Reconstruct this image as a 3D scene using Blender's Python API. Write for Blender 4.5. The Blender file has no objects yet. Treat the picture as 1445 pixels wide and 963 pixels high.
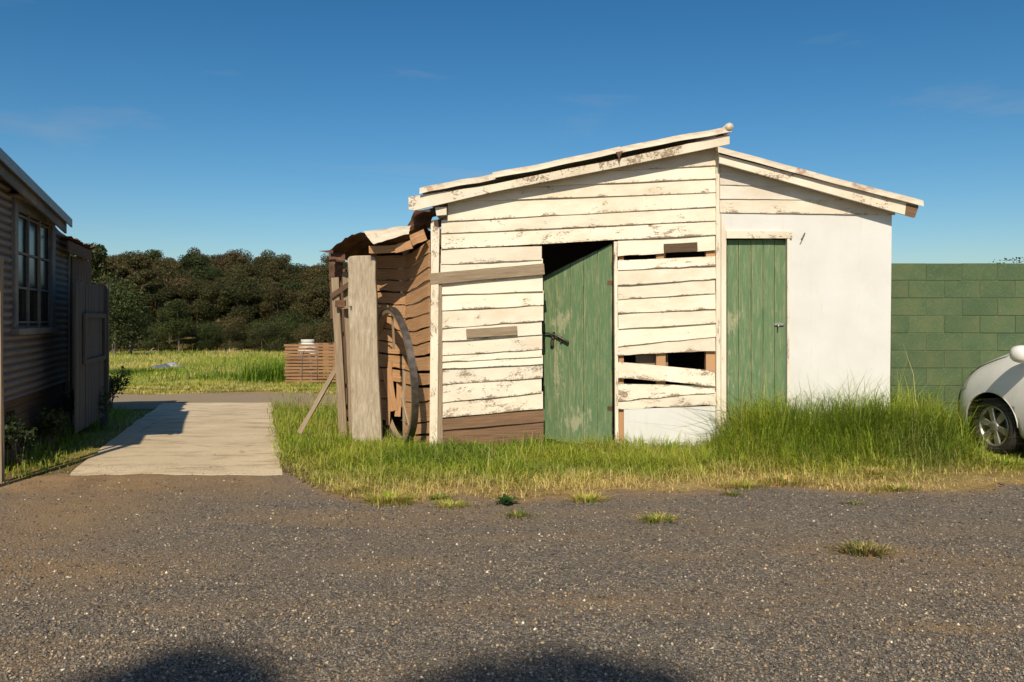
import bpy, bmesh, math, random
import numpy as np
from mathutils import Vector, Matrix, noise as mnoise
R = math.radians
random.seed(7); rng = np.random.default_rng(7)
scene = bpy.context.scene
col = scene.collection

# ------------------------------------------------------------------ camera, sky, sun, exposure
F = 1200.0; CX = 722.5; HZ = 450.0; EYE = 1.25      # photo pixels: focal length, centre column, horizon row; eye height
cam = bpy.data.cameras.new('camera'); cam_o = bpy.data.objects.new('camera', cam); col.objects.link(cam_o)
cam.sensor_width = 36; cam.lens = F/1445*36; cam.shift_y = -(481.5-HZ)/1445
cam.clip_start = .05; cam.clip_end = 3000
cam_o.location = (0, 0, EYE); cam_o.rotation_euler = (R(90), 0, 0)
scene.camera = cam_o
SUN_EL, SUN_AZ = 41.0, 5.0                           # the sun stands behind the camera, 5 degrees to its left
scene.view_settings.view_transform = 'Standard'; scene.view_settings.look = 'None'
scene.view_settings.exposure = 0.12; scene.view_settings.gamma = 1
world = bpy.data.worlds.new('World'); scene.world = world; world.use_nodes = True
wn = world.node_tree; bg = wn.nodes['Background']
sky = wn.nodes.new('ShaderNodeTexSky'); sky.sky_type = 'NISHITA'; sky.sun_disc = False
sky.sun_elevation = R(SUN_EL); sky.sun_rotation = R(180+SUN_AZ); sky.altitude = 600
sky.air_density = 1.0; sky.dust_density = 1.3; sky.ozone_density = 2.2
hs = wn.nodes.new('ShaderNodeHueSaturation'); hs.inputs['Saturation'].default_value = 1.32; hs.inputs['Hue'].default_value = .490; hs.inputs['Value'].default_value = 1.06
ga = wn.nodes.new('ShaderNodeGamma'); ga.inputs[1].default_value = 1.18       # film-like contrast, the same all over the sky
wn.links.new(sky.outputs[0], hs.inputs['Color']); wn.links.new(hs.outputs[0], ga.inputs[0])
tc = wn.nodes.new('ShaderNodeTexCoord'); mp = wn.nodes.new('ShaderNodeMapping')
mp.inputs['Scale'].default_value = (1.3, 1.3, 7.5); mp.inputs['Rotation'].default_value = (0, R(14), 0); mp.inputs['Location'].default_value = (5.13, 6.9, 2.7)
cn = wn.nodes.new('ShaderNodeTexNoise'); cn.inputs['Scale'].default_value = 2.1; cn.inputs['Detail'].default_value = 7
cn.inputs['Roughness'].default_value = .58; cn.inputs['Distortion'].default_value = .5
cr = wn.nodes.new('ShaderNodeValToRGB'); cr.color_ramp.elements[0].position = .575; cr.color_ramp.elements[1].position = .86
cr.color_ramp.elements[1].color = (.42, .42, .42, 1)
cm = wn.nodes.new('ShaderNodeMix'); cm.data_type = 'RGBA'; cm.inputs[7].default_value = (6.2, 6.6, 7.0, 1)
wn.links.new(tc.outputs['Generated'], mp.inputs[0]); wn.links.new(mp.outputs[0], cn.inputs['Vector'])
wn.links.new(cn.outputs[0], cr.inputs[0]); wn.links.new(cr.outputs[0], cm.inputs[0])
wn.links.new(ga.outputs[0], cm.inputs[6]); wn.links.new(cm.outputs[2], bg.inputs[0])
bg.inputs[1].default_value = 0.058
sl = bpy.data.lights.new('sun', 'SUN'); sl.energy = 4.8; sl.angle = R(.53); sl.color = (1, .88, .69)
so = bpy.data.objects.new('sun', sl); col.objects.link(so)
LD = Vector((math.sin(R(SUN_AZ))*math.cos(R(SUN_EL)), math.cos(R(SUN_AZ))*math.cos(R(SUN_EL)), -math.sin(R(SUN_EL))))
so.rotation_euler = LD.to_track_quat('-Z', 'Y').to_euler(); so.location = (-6, -20, 18)

# ------------------------------------------------------------------ helpers
def P(x, y, Y):                      # a photo pixel at depth Y -> a point of the place
    return Vector(((x-CX)/F*Y, Y, EYE-(y-HZ)/F*Y))
YF = 9.23                            # depth of the shed front
def vn(X, Y, s, seed=0):             # smooth value noise, numpy
    X = np.asarray(X, float)*s+seed*17.3; Y = np.asarray(Y, float)*s+seed*9.1
    xi = np.floor(X).astype(np.int64); yi = np.floor(Y).astype(np.int64); fx = X-xi; fy = Y-yi
    fx = fx*fx*(3-2*fx); fy = fy*fy*(3-2*fy)
    def h(a, b):
        v = (a*374761393+b*668265263) & 0x7fffffff
        v = ((v ^ (v >> 13))*1274126177) & 0x7fffffff
        return ((v ^ (v >> 16)) & 0xffff)/65535.0
    return (h(xi, yi)*(1-fx)+h(xi+1, yi)*fx)*(1-fy)+(h(xi, yi+1)*(1-fx)+h(xi+1, yi+1)*fx)*fy
def fbm(X, Y, s, seed=0, o=4):
    r = 0; a = .5
    for i in range(o): r = r+a*vn(X, Y, s*2**i, seed+i); a *= .5
    return r/(1-.5**o)
GY = [-60, 0, 3.5, 7.5, 9, 17, 40, 112, 122, 175, 230, 420]
GZ = [-.5, -.30, -.27, -.2, -.17, -.17, -.93, -3.3, -2.9, 4.2, 7.5, 10]
def gz(X, Y):
    X = np.asarray(X, float); Y = np.asarray(Y, float)
    z = np.interp(Y, GY, GZ)
    f = np.clip((25-X)/70, 0, 1); f = f*f*(3-2*f)
    z = np.where(Y > 112, -3.3+(z+3.3)*(.1+.9*f), z)
    def sm(t): t = np.clip(t, 0, 1); return t*t*(3-2*t)
    z = z+.25*sm((X-2.0)/.6)*sm((5.05-X)/.65)*sm((Y-7.9)/1.1)*sm((13-Y)/2)     # the bank of earth against the right half of the shed
    return z + (fbm(X, Y, .6, 3)-.5)*.05*np.clip((Y-1)/8, .3, 1.4)
def gzs(x, y): return float(gz(x, y))

def link(o, parent=None):
    col.objects.link(o)
    if parent is not None: o.parent = parent
    return o
def tag(o, label=None, cat=None, group=None, kind=None):
    for k, v in (('label', label), ('category', cat), ('group', group), ('kind', kind)):
        if v: o[k] = v
    return o
def thing(name, label, cat, loc=(0, 0, 0), rz=0, group=None):
    o = bpy.data.objects.new(name, None); o.empty_display_size = .2
    o.location = loc; o.rotation_euler = (0, 0, rz); link(o); return tag(o, label, cat, group)
def wpos(p):                         # world offset of a (non rotated) parent chain
    v = Vector((0, 0, 0))
    while p is not None: v += p.location; p = p.parent
    return v
def mk(name, verts, faces, m, parent=None, uv=None, smooth=False, local=False):
    off = Vector((0, 0, 0)) if local or parent is None else wpos(parent)
    me = bpy.data.meshes.new(name)
    me.from_pydata([tuple(Vector(v)-off) for v in verts], [], faces)
    if uv:
        l = me.uv_layers.new(name='UVMap')
        for lp in me.loops: l.data[lp.index].uv = uv[lp.vertex_index]
    me.materials.append(m)
    if smooth: me.shade_smooth()
    bm = bmesh.new(); bm.from_mesh(me); bmesh.ops.recalc_face_normals(bm, faces=bm.faces); bm.to_mesh(me); bm.free()
    return link(bpy.data.objects.new(name, me), parent)
def npmesh(name, V, Fc, m, cols=None, parent=None, smooth=False):
    V = np.asarray(V, np.float32); me = bpy.data.meshes.new(name)
    me.vertices.add(len(V)); me.vertices.foreach_set('co', V.ravel())
    if not isinstance(Fc, list): Fc = [Fc]
    tot = sum(f.size for f in Fc); npoly = sum(len(f) for f in Fc)
    me.loops.add(tot); me.polygons.add(npoly)
    me.loops.foreach_set('vertex_index', np.concatenate([f.ravel() for f in Fc]).astype(np.int32))
    st = []; s = 0
    for f in Fc: st.append(s+np.arange(len(f))*f.shape[1]); s += f.size
    me.polygons.foreach_set('loop_start', np.concatenate(st).astype(np.int32))
    if cols is not None:
        a = me.color_attributes.new('Col', 'FLOAT_COLOR', 'POINT')
        c = np.ones((len(V), 4), np.float32); c[:, :3] = cols; a.data.foreach_set('color', c.ravel())
    me.update(calc_edges=True); me.validate()
    me.materials.append(m)
    if smooth: me.shade_smooth()
    return link(bpy.data.objects.new(name, me), parent)
def boxm(a, b):                      # axis box verts, faces
    v = [(x, y, z) for x in (a[0], b[0]) for y in (a[1], b[1]) for z in (a[2], b[2])]
    return v, [(0, 1, 3, 2), (4, 6, 7, 5), (0, 4, 5, 1), (2, 3, 7, 6), (0, 2, 6, 4), (1, 5, 7, 3)]
def bx(name, a, b, m, parent=None, bev=0, local=False):
    v, f = boxm(a, b); o = mk(name, v, f, m, parent, local=local)
    if bev: bevel(o, bev)
    return o
def bevel(o, w, seg=1):
    bm = bmesh.new(); bm.from_mesh(o.data)
    bmesh.ops.bevel(bm, geom=bm.edges[:], offset=w, segments=seg, affect='EDGES', profile=.5, clamp_overlap=True)
    bm.to_mesh(o.data); bm.free(); return o
def prism(name, pts, d, m, parent=None, bev=0):   # polygon of 3D points pushed by vector d
    n = len(pts); v = [Vector(p) for p in pts]+[Vector(p)+Vector(d) for p in pts]
    f = [tuple(range(n)), tuple(range(2*n-1, n-1, -1))]+[(i, (i+1) % n, n+(i+1) % n, n+i) for i in range(n)]
    c = sum((Vector(p) for p in pts), Vector())/n; e = max(((Vector(pts[i])-Vector(pts[i-1])) for i in range(n)), key=lambda q: q.length).normalized()
    w = e.cross(Vector(d)); w = w.normalized() if w.length > 1e-6 else Vector((0, 0, 1)); ws = [(Vector(p)-c).dot(w) for p in pts]; lo, hi = min(ws), max(ws)
    uv = [((Vector(p)-c).dot(e), .22+.56*(q-lo)/max(hi-lo, 1e-6)) for p, q in zip(pts, ws)]; uv = uv+[(a, b+.02) for a, b in uv]
    o = mk(name, v, f, m, parent, uv)
    if bev: bevel(o, bev)
    return o
def beam(name, p, q, w, t, m, parent=None, up=(0, 0, 1), n=1, wob=0, rnd=0, local=False, side=None):
    p = Vector(p); q = Vector(q); d = (q-p).normalized()
    s = d.cross(Vector(up))
    if s.length < 1e-3: s = d.cross(Vector((0, 1, 0)))
    s.normalize(); u = s.cross(d).normalized()
    rs = random.Random(int(abs(p.x*131+q.z*977+p.y*17)*100)+rnd)
    v = []; f = []; uv = []; L = (q-p).length
    for i in range(n+1):
        c = p.lerp(q, i/n); o1 = [rs.uniform(-wob, wob) for _ in range(4)]
        for k, (a, b) in enumerate(((-1, -1), (1, -1), (1, 1), (-1, 1))):
            v.append(c+s*(a*w/2+o1[k])+u*(b*t/2+o1[(k+1) % 4])); uv.append((i/n*L, (0, w, w+t, 2*w+t)[k]/.15))
        if i:
            for k in range(4): f.append((4*i-4+k, 4*i-4+(k+1) % 4, 4*i+(k+1) % 4, 4*i+k))
    f += [(3, 2, 1, 0), (4*n, 4*n+1, 4*n+2, 4*n+3)]
    return mk(name, v, f, m, parent, uv, local=local)
def tube(name, pts, r, m, parent=None, seg=8, local=False, taper=None, closed=False):
    pts = [Vector(p) for p in pts]; v = []; f = []; n = len(pts); pu = None
    for i, p in enumerate(pts):
        d = (pts[(i+1) % n]-pts[i-1]) if closed else (pts[min(i+1, n-1)]-pts[max(i-1, 0)])
        d.normalize(); s = d.cross(Vector((0, 0, 1)) if abs(d.z) < .9 else Vector((1, 0, 0))).normalized()
        if pu is not None: s = (pu-d*pu.dot(d)).normalized()
        pu = s; u = s.cross(d); rr = r if taper is None else taper[i]
        for k in range(seg): a = 2*math.pi*k/seg; v.append(p+(s*math.cos(a)+u*math.sin(a))*rr)
    for i in range(n if closed else n-1):
        j = (i+1) % n
        for k in range(seg): f.append((i*seg+k, i*seg+(k+1) % seg, j*seg+(k+1) % seg, j*seg+k))
    if not closed: f += [tuple(range(seg-1, -1, -1)), tuple(range((n-1)*seg, n*seg))]
    return mk(name, v, f, m, parent, smooth=True, local=local)

# ------------------------------------------------------------------ materials
class G:
    def __init__(s, name, rough=.8, spec=.3, metal=0):
        s.m = bpy.data.materials.new(name); s.m.use_nodes = True; s.t = s.m.node_tree; s.b = s.t.nodes['Principled BSDF']
        s.b.inputs['Roughness'].default_value = rough; s.b.inputs['Specular IOR Level'].default_value = spec
        s.b.inputs['Metallic'].default_value = metal; s.tc = s.n('ShaderNodeTexCoord'); s.oi = s.n('ShaderNodeObjectInfo')
    def n(s, typ): return s.t.nodes.new(typ)
    def put(s, sock, v):
        if isinstance(v, bpy.types.NodeSocket): s.t.links.new(v, sock)
        elif isinstance(v, (tuple, list)) and len(v) == 3 and sock.type == 'RGBA': sock.default_value = (*v, 1)
        else: sock.default_value = v
    def vec(s, kind='Object', sc=(1, 1, 1), rnd=True, rot=(0, 0, 0)):
        mp = s.n('ShaderNodeMapping'); mp.inputs['Scale'].default_value = sc; mp.inputs['Rotation'].default_value = rot
        s.t.links.new(s.tc.outputs[kind], mp.inputs[0])
        if not rnd: return mp.outputs[0]
        mu = s.n('ShaderNodeVectorMath'); mu.operation = 'SCALE'; mu.inputs[0].default_value = (37.1, 53.7, 71.3)
        s.t.links.new(s.oi.outputs['Random'], mu.inputs['Scale'])
        ad = s.n('ShaderNodeVectorMath'); ad.operation = 'ADD'
        s.t.links.new(mp.outputs[0], ad.inputs[0]); s.t.links.new(mu.outputs[0], ad.inputs[1]); return ad.outputs[0]
    def noise(s, v, scale, detail=5, rough=.6, dist=0):
        n = s.n('ShaderNodeTexNoise'); s.t.links.new(v, n.inputs['Vector']); n.inputs['Scale'].default_value = scale
        n.inputs['Detail'].default_value = detail; n.inputs['Roughness'].default_value = rough; n.inputs['Distortion'].default_value = dist
        return n.outputs[0]
    def voro(s, v, scale, out='Distance', feat='F1'):
        n = s.n('ShaderNodeTexVoronoi'); n.feature = feat; s.t.links.new(v, n.inputs['Vector']); n.inputs['Scale'].default_value = scale
        return n.outputs[out]
    def ramp(s, f, *st):
        r = s.n('ShaderNodeValToRGB'); e = r.color_ramp.elements
        while len(e) < len(st): e.new(.5)
        for k, (p, c) in enumerate(st):
            e[k].position = p; e[k].color = (*c, 1) if isinstance(c, (tuple, list)) else (c, c, c, 1)
        s.t.links.new(f, r.inputs[0]); return r.outputs[0]
    def mix(s, a, b, f, mode='MIX'):
        n = s.n('ShaderNodeMix'); n.data_type = 'RGBA'; n.blend_type = mode
        s.put(n.inputs[0], f); s.put(n.inputs[6], a); s.put(n.inputs[7], b); return n.outputs[2]
    def ma(s, op, a, b=0, clamp=False):
        n = s.n('ShaderNodeMath'); n.operation = op; n.use_clamp = clamp; s.put(n.inputs[0], a); s.put(n.inputs[1], b); return n.outputs[0]
    def sep(s, v):
        n = s.n('ShaderNodeSeparateXYZ'); s.t.links.new(v, n.inputs[0]); return n.outputs
    def attr(s, name='Col'):
        n = s.n('ShaderNodeAttribute'); n.attribute_name = name; return n.outputs['Color']
    def done(s, c, h=None, strength=.4, dist=.01, rough=None):
        s.put(s.b.inputs['Base Color'], c)
        if rough is not None: s.put(s.b.inputs['Roughness'], rough)
        if h is not None:
            b = s.n('ShaderNodeBump'); b.inputs['Strength'].default_value = strength; b.inputs['Distance'].default_value = dist
            s.put(b.inputs['Height'], h); s.t.links.new(b.outputs[0], s.b.inputs['Normal'])
        return s.m

def paint_mat(name, amt, paint=(.82, .74, .60), wood=((.15, .10, .06), (.40, .30, .2)), edge=(.07, .16, .06)):
    g = G(name, .72); u = g.vec('UV', (.5, .17, 1)); uvr = g.sep(g.vec('UV', rnd=False))
    grain = g.noise(g.vec('UV', (3, 10, 1)), 6, 4, .65)
    wd = g.ramp(grain, (.3, wood[0]), (.7, wood[1]))
    n1 = g.noise(u, 7.5, 9, .70, .25)                   # flaking in patches along the board
    fl = g.noise(g.vec('UV', (5, 2.2, 1)), 9, 6, .7)
    v = uvr[1]
    eb = g.ramp(v, (0, edge[0]), (edge[1], 0), (.86, 0), (1, edge[2]))     # edges peel first
    su = g.ma('ADD', g.ma('MULTIPLY', n1, .62), g.ma('MULTIPLY', fl, .38))
    m = g.ma('ADD', su, eb)
    m = g.ramp(m, (amt, 0), (amt+.035, 1))
    gr = g.noise(g.vec('UV', (.7, .3, 1)), 4, 5, .6)
    pc = g.mix(g.ramp(gr, (.25, tuple(c*.84 for c in paint)), (.7, paint)), (.50, .38, .24), g.ma('ADD', g.ramp(g.noise(u, 2.3, 8, .7), (.46, 0), (.72, .58)), g.ramp(g.noise(g.vec('UV', (1.1, 7, 1)), 4, 6, .7), (.55, 0), (.75, .35)), True))
    hv = g.n('ShaderNodeHueSaturation'); g.put(hv.inputs['Color'], pc); g.put(hv.inputs['Value'], g.ma('ADD', g.ma('MULTIPLY', g.oi.outputs['Random'], .2), .84)); pc = hv.outputs[0]
    c = g.mix(pc, wd, m)
    hh = g.ma('ADD', g.ma('MULTIPLY', m, -.8), g.ma('MULTIPLY', grain, .35))
    return g.done(c, hh, .55, .006)
M = {}
M['paint'] = paint_mat('peeling_white_paint', .588)
M['paint_worn'] = paint_mat('worn_white_paint', .548)
M['paint_clean'] = paint_mat('chalky_white_paint', .63, (.80, .76, .67))
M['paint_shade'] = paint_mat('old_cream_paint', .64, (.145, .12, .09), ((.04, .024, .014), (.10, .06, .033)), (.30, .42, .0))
M['trim_blue'] = paint_mat('grey_blue_trim_paint', .68, (.12, .118, .12))
def wood_mat(name, a, b, c2, sc=(3, 26, 3), axis_uv=True):
    g = G(name, .85); vv = g.vec('UV' if axis_uv else 'Object', sc)
    gr = g.noise(vv, 2.2, 7, .7, .6); st = g.noise(g.vec('UV' if axis_uv else 'Object', (1, 2, 1)), 2.2, 4)
    c = g.mix(g.ramp(gr, (.28, a), (.72, b)), c2, g.ramp(st, (.42, 0), (.72, .65)))
    return g.done(c, gr, .6, .008)
M['grey_wood'] = wood_mat('weathered_grey_timber', (.13, .095, .06), (.42, .33, .23), (.25, .17, .10), (1.6, 7, 2))
M['slab_wood'] = wood_mat('split_slab_timber', (.21, .165, .11), (.54, .46, .35), (.33, .26, .18), (22, 22, 3.2), False)
M['brown_wood'] = wood_mat('raw_brown_timber', (.20, .10, .044), (.60, .345, .17), (.40, .25, .14), (1.6, 8, 2))
M['crate_wood'] = wood_mat('crate_timber', (.13, .07, .032), (.42, .23, .115), (.28, .17, .09), (1.6, 8, 2))
M['dark_brown'] = wood_mat('old_brown_timber', (.07, .038, .02), (.27, .16, .09), (.16, .10, .06), (1.4, 7, 2))
M['dark_wood'] = wood_mat('dark_stained_timber', (.05, .032, .02), (.16, .10, .06), (.1, .06, .04), (2, 8, 2))
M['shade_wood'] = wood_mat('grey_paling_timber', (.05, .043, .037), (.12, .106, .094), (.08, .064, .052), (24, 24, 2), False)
g = G('green_door_paint', .65); uu = g.vec('UV', (2.2, 9, 1)); f1 = g.noise(uu, 3, 9, .7, .4); f2 = g.noise(g.vec('UV', (1.2, 1.6, 1)), 3.5, 8, .7)
base = g.mix((.075, .145, .068), (.135, .215, .105), g.noise(g.vec('UV', (2, 6, 1)), 5, 5))
c = g.mix(base, (.34, .33, .19), g.ramp(g.ma('ADD', g.ma('MULTIPLY', f1, .5), g.ma('MULTIPLY', f2, .5)), (.50, 0), (.60, .62)))
ve = g.sep(g.vec('UV', rnd=False))[1]
c = g.mix(c, (.36, .34, .16), g.ma('MULTIPLY', g.ramp(ve, (0, 1), (.06, 0), (.94, 0), (1, .75)), g.ramp(f2, (.42, 0), (.6, 1))))
oo = g.sep(g.vec('Object', rnd=False)); wn_ = g.noise(g.vec('Object', (9, 9, 3), False), 2.4, 9, .76)
def blot(x, z, rx, rz): return g.ma('SUBTRACT', 1.0, g.ma('SQRT', g.ma('ADD', g.ma('POWER', g.ma('ABSOLUTE', g.ma('DIVIDE', g.ma('SUBTRACT', oo[0], x), rx)), 2), g.ma('POWER', g.ma('ABSOLUTE', g.ma('DIVIDE', g.ma('SUBTRACT', oo[2], z), rz)), 2))), True)
bl = g.ma('MAXIMUM', g.ma('MAXIMUM', blot(-.60, 1.22, .22, .22), blot(-.42, .12, .30, .25)), blot(-.66, .62, .10, .55))
c = g.mix(c, (.40, .37, .24), g.ramp(g.ma('ADD', g.ma('MULTIPLY', bl, .20), g.ma('MULTIPLY', wn_, .9)), (.55, 0), (.62, .6)))
M['green_door'] = g.done(c, f1, .4, .004)
g = G('fibro_white', .7); o = g.vec('Object', rnd=False); n1 = g.noise(o, 1.6, 7, .6); n2 = g.noise(g.vec('Object', (9, 9, 1.1), False), 1.4, 6, .7)
n3 = g.noise(o, 26, 4, .6)
c = g.mix(g.ramp(n1, (.3, (.575, .57, .54)), (.65, (.65, .65, .63))), (.52, .42, .29), g.ramp(n2, (.56, 0), (.85, .55)))
c = g.mix(c, (.42, .33, .24), g.ramp(g.ma('ADD', g.ma('MULTIPLY', n3, .5), g.ma('MULTIPLY', n1, .5)), (.62, 0), (.70, .7)))
M['fibro'] = g.done(c, g.noise(o, 60, 3), .12, .004)
g = G('painted_iron', .55, .4); o = g.vec('Object'); n1 = g.noise(o, 3.2, 8, .68); n2 = g.noise(g.vec('Object', (2, 9, 9)), 3, 6)
c = g.mix(g.ramp(n2, (.3, (.44, .37, .28)), (.7, (.64, .57, .45))), g.mix((.16, .07, .03), (.32, .17, .08), n2), g.ramp(n1, (.55, 0), (.66, .85)))
M['iron'] = g.done(c, n1, .2, .004)
g = G('rusted_iron', .8, .3); o = g.vec('Object'); n1 = g.noise(o, 6, 8, .7)
M['rust_iron'] = g.done(g.ramp(n1, (.25, (.035, .022, .016)), (.5, (.11, .055, .03)), (.72, (.23, .12, .065))), n1, .4, .006)
g = G('galvanised_iron', .5, .5, .3); o = g.vec('Object'); n1 = g.noise(o, 5, 6, .6)
M['galv'] = g.done(g.ramp(n1, (.3, (.14, .147, .16)), (.7, (.22, .228, .24))), n1, .1, .003)
g = G('concrete', .88); o = g.vec('Object', rnd=False); n1 = g.noise(o, 1.1, 8, .65); n2 = g.noise(o, 38, 5, .7); n3 = g.noise(g.vec('Object', (1.2, 4, 1), False), 1.3, 7, .7)
sp = g.voro(o, 90, 'Color')
c = g.mix(g.ramp(n1, (.3, (.49, .385, .24)), (.7, (.65, .53, .355))), (.20, .125, .06), g.ma('ADD', g.ramp(n3, (.50, 0), (.70, .75)), g.ma('MULTIPLY', g.ramp(g.sep(o)[1], (0, 0), (1, 0)), 0), True))
crk = g.voro(g.vec('Object', (.42, .5, 1), False), 1.0, 'Distance', 'DISTANCE_TO_EDGE'); wob = g.noise(o, 3.5, 5)
c = g.mix(c, (.09, .065, .04), g.ramp(g.ma('ADD', crk, g.ma('MULTIPLY', g.ma('ADD', wob, -.5), .07)), (0, .35), (.006, 0)))
c = g.mix(c, g.mix((.16, .13, .1), (.6, .52, .42), g.sep(sp)[0]), g.ramp(n2, (.5, .1), (.7, .45)))
M['concrete'] = g.done(c, g.ma('ADD', n2, g.ma('MULTIPLY', g.sep(sp)[1], .5)), .5, .006)
def gravel_mat(name, tone, dust, bmp=.9):
    g = G(name, .9, .25); o = g.vec('Object', rnd=False)
    v1 = g.voro(o, 75, 'Color'); v2 = g.voro(o, 150, 'Color'); d1 = g.voro(o, 75); d2 = g.voro(o, 150)
    n1 = g.noise(o, .55, 8, .62, .4); n2 = g.noise(o, 3.5, 6, .65); n3 = g.noise(g.vec('Object', (.35, 1.2, 1), False), .9, 7, .62, .3)
    s1 = g.ramp(g.sep(v1)[0], (0, (.024, .020, .017)), (.42, (.112, .096, .080)), (.78, (.25, .21, .165)), (.95, (.46, .39, .29)))
    s2 = g.ramp(g.sep(v2)[1], (0, (.024, .021, .018)), (.52, (.125, .108, .090)), (.9, (.28, .235, .18)))
    c = g.mix(s1, s2, g.ramp(n2, (.4, .2), (.6, .8)))
    c = g.mix(c, tone, .22 if tone[0] < .2 else .75)
    a = g.attr('Col'); ds = g.sep(a)                   # R: worn earth brought onto the gravel
    df = g.ma('ADD', g.ramp(n3, (.50, 0), (.74, dust)), g.ma('MULTIPLY', ds[0], g.ramp(n1, (.25, .4), (.65, 1.0))), True)
    earth = g.mix(g.ramp(n2, (.3, (.24, .135, .052)), (.7, (.44, .275, .115))), s2, .3)
    c = g.mix(c, earth, df)
    h = g.ma('ADD', g.ma('MULTIPLY', d1, -1.0), g.ma('MULTIPLY', d2, -.5))
    return g.done(c, h, bmp, .010)
M['gravel'] = gravel_mat('bitumen_gravel', (.128, .110, .090), .75)
M['track'] = gravel_mat('tan_track_gravel', (.30, .24, .16), .9, .2)
g = G('bare_earth', .95, .1); o = g.vec('Object', rnd=False); n1 = g.noise(o, .35, 7, .65); n2 = g.noise(o, 14, 6, .7); a = g.sep(g.attr('Col'))
soil = g.ramp(n2, (.3, (.07, .045, .022)), (.7, (.21, .14, .068)))
grassy = g.mix(g.ramp(n2, (.3, (.10, .115, .02)), (.7, (.19, .19, .04))), (.30, .22, .08), g.ramp(n1, (.38, 0), (.62, .8)))
straw = g.ramp(n2, (.3, (.20, .14, .06)), (.7, (.42, .31, .13)))
M['ground'] = g.done(g.mix(g.mix(soil, grassy, a[1]), straw, a[2]), n2, .8, .03)
def veg_mat(name, rough=.6, tr=.35, vary=.25):
    g = G(name, rough, .25); c = g.attr('Col')
    h = g.n('ShaderNodeHueSaturation'); g.put(h.inputs['Color'], c)
    g.put(h.inputs['Value'], g.ma('ADD', g.ma('MULTIPLY', g.oi.outputs['Random'], vary*2), 1-vary))
    g.put(h.inputs['Hue'], g.ma('ADD', g.ma('MULTIPLY', g.oi.outputs['Random'], -.05*vary*4), .5+.025*vary*4))
    c = h.outputs[0]
    g.put(g.b.inputs['Base Color'], c)
    t = g.n('ShaderNodeBsdfTranslucent'); g.put(t.inputs[0], c); mx = g.n('ShaderNodeMixShader'); mx.inputs[0].default_value = tr
    g.t.links.new(g.b.outputs[0], mx.inputs[1]); g.t.links.new(t.outputs[0], mx.inputs[2])
    g.t.links.new(mx.outputs[0], g.t.nodes['Material Output'].inputs[0]); return g.m
M['blade'] = veg_mat('grass_blades', .55, .4, 0)
M['leaf'] = veg_mat('gum_leaves', .6, .3, .3)
g = G('gum_bark', .85); n1 = g.noise(g.vec('Object', (3, 3, .5)), 3, 6); M['bark'] = g.done(g.ramp(n1, (.3, (.08, .06, .042)), (.7, (.23, .19, .145))), n1, .5, .03)
g = G('stones', .85, .3); M['stone'] = g.done(g.attr('Col'))
g = G('green_block_paint', .75); o = g.vec('Object'); ow = g.vec('Object', rnd=True); n1 = g.noise(o, 3.2, 7, .62); n2 = g.noise(o, 45, 4, .65)
c = g.mix(g.ramp(n1, (.28, (.046, .088, .044)), (.5, (.070, .110, .050)), (.74, (.108, .126, .056))), (.14, .16, .085), g.ramp(n2, (.50, 0), (.72, .55)))
tn = g.ma('ADD', g.ma('MULTIPLY', g.oi.outputs['Random'], .12), .93); hsn = g.n('ShaderNodeHueSaturation'); g.put(hsn.inputs['Color'], c); g.put(hsn.inputs['Value'], tn)
M['block'] = g.done(hsn.outputs[0], n2, .5, .006)
g = G('green_mortar', .85); n2 = g.noise(g.vec('Object', rnd=False), 9, 5); M['mortar'] = g.done(g.ramp(n2, (.35, (.065, .105, .05)), (.7, (.15, .165, .078))), n2, .3, .005)
g = G('white_car_paint', .28, .5); n1 = g.noise(g.vec('Object', rnd=False), 3, 5); n2 = g.noise(g.vec('Object', rnd=False), 220, 2)
z = g.sep(g.vec('Object', rnd=False))[2]
g.b.inputs['Coat Weight'].default_value = .5; g.b.inputs['Coat Roughness'].default_value = .12
M['car'] = g.done(g.mix(g.ramp(n1, (.3, (.66, .645, .605)), (.7, (.74, .725, .69))), (.36, .30, .22), g.ma('MULTIPLY', g.ramp(z, (.2, .55), (.62, 0)), g.ramp(n1, (.3, .3), (.6, 1)))), rough=g.ramp(n1, (.3, .25), (.7, .38)))
g = G('tyre_rubber', .85, .2); n2 = g.noise(g.vec('Object', rnd=False), 30, 4); M['tyre'] = g.done(g.ramp(n2, (.3, (.018, .017, .016)), (.7, (.045, .04, .035))), n2, .2, .003)
g = G('alloy', .38, .5, .75); n2 = g.noise(g.vec('Object', rnd=False), 14, 4); M['alloy'] = g.done(g.ramp(n2, (.3, (.36, .35, .33)), (.7, (.52, .50, .47))))
g = G('black_plastic', .5, .3); M['black'] = g.done(g.ramp(g.noise(g.vec('Object', rnd=False), 20, 3), (.3, (.014, .014, .015)), (.7, (.028, .028, .029))))
def glass(name, c, rough=.06):
    g = G(name, rough, .18); n = g.noise(g.vec('Object'), 2.5, 4); return g.done(g.ramp(n, (.3, tuple(k*.7 for k in c)), (.7, c)))
M['glass'] = glass('dark_window_glass', (.016, .017, .017), .2)
M['lamp_glass'] = glass('headlamp_glass', (.55, .52, .46), .12)
g = G('dark_steel', .5, .5, .6); n2 = g.noise(g.vec('Object'), 12, 5); M['steel'] = g.done(g.ramp(n2, (.3, (.05, .042, .036)), (.7, (.16, .13, .11))), n2, .2, .002)
g = G('bright_steel', .35, .5, .8); n2 = g.noise(g.vec('Object'), 12, 5); M['bright'] = g.done(g.ramp(n2, (.3, (.4, .4, .38)), (.7, (.6, .6, .57))))
g = G('blue_grey_tarp', .5, .4); n2 = g.noise(g.vec('Object'), 4, 5); M['tarp'] = g.done(g.ramp(n2, (.3, (.07, .085, .13)), (.7, (.15, .17, .22))), n2, .3, .02)
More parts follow.
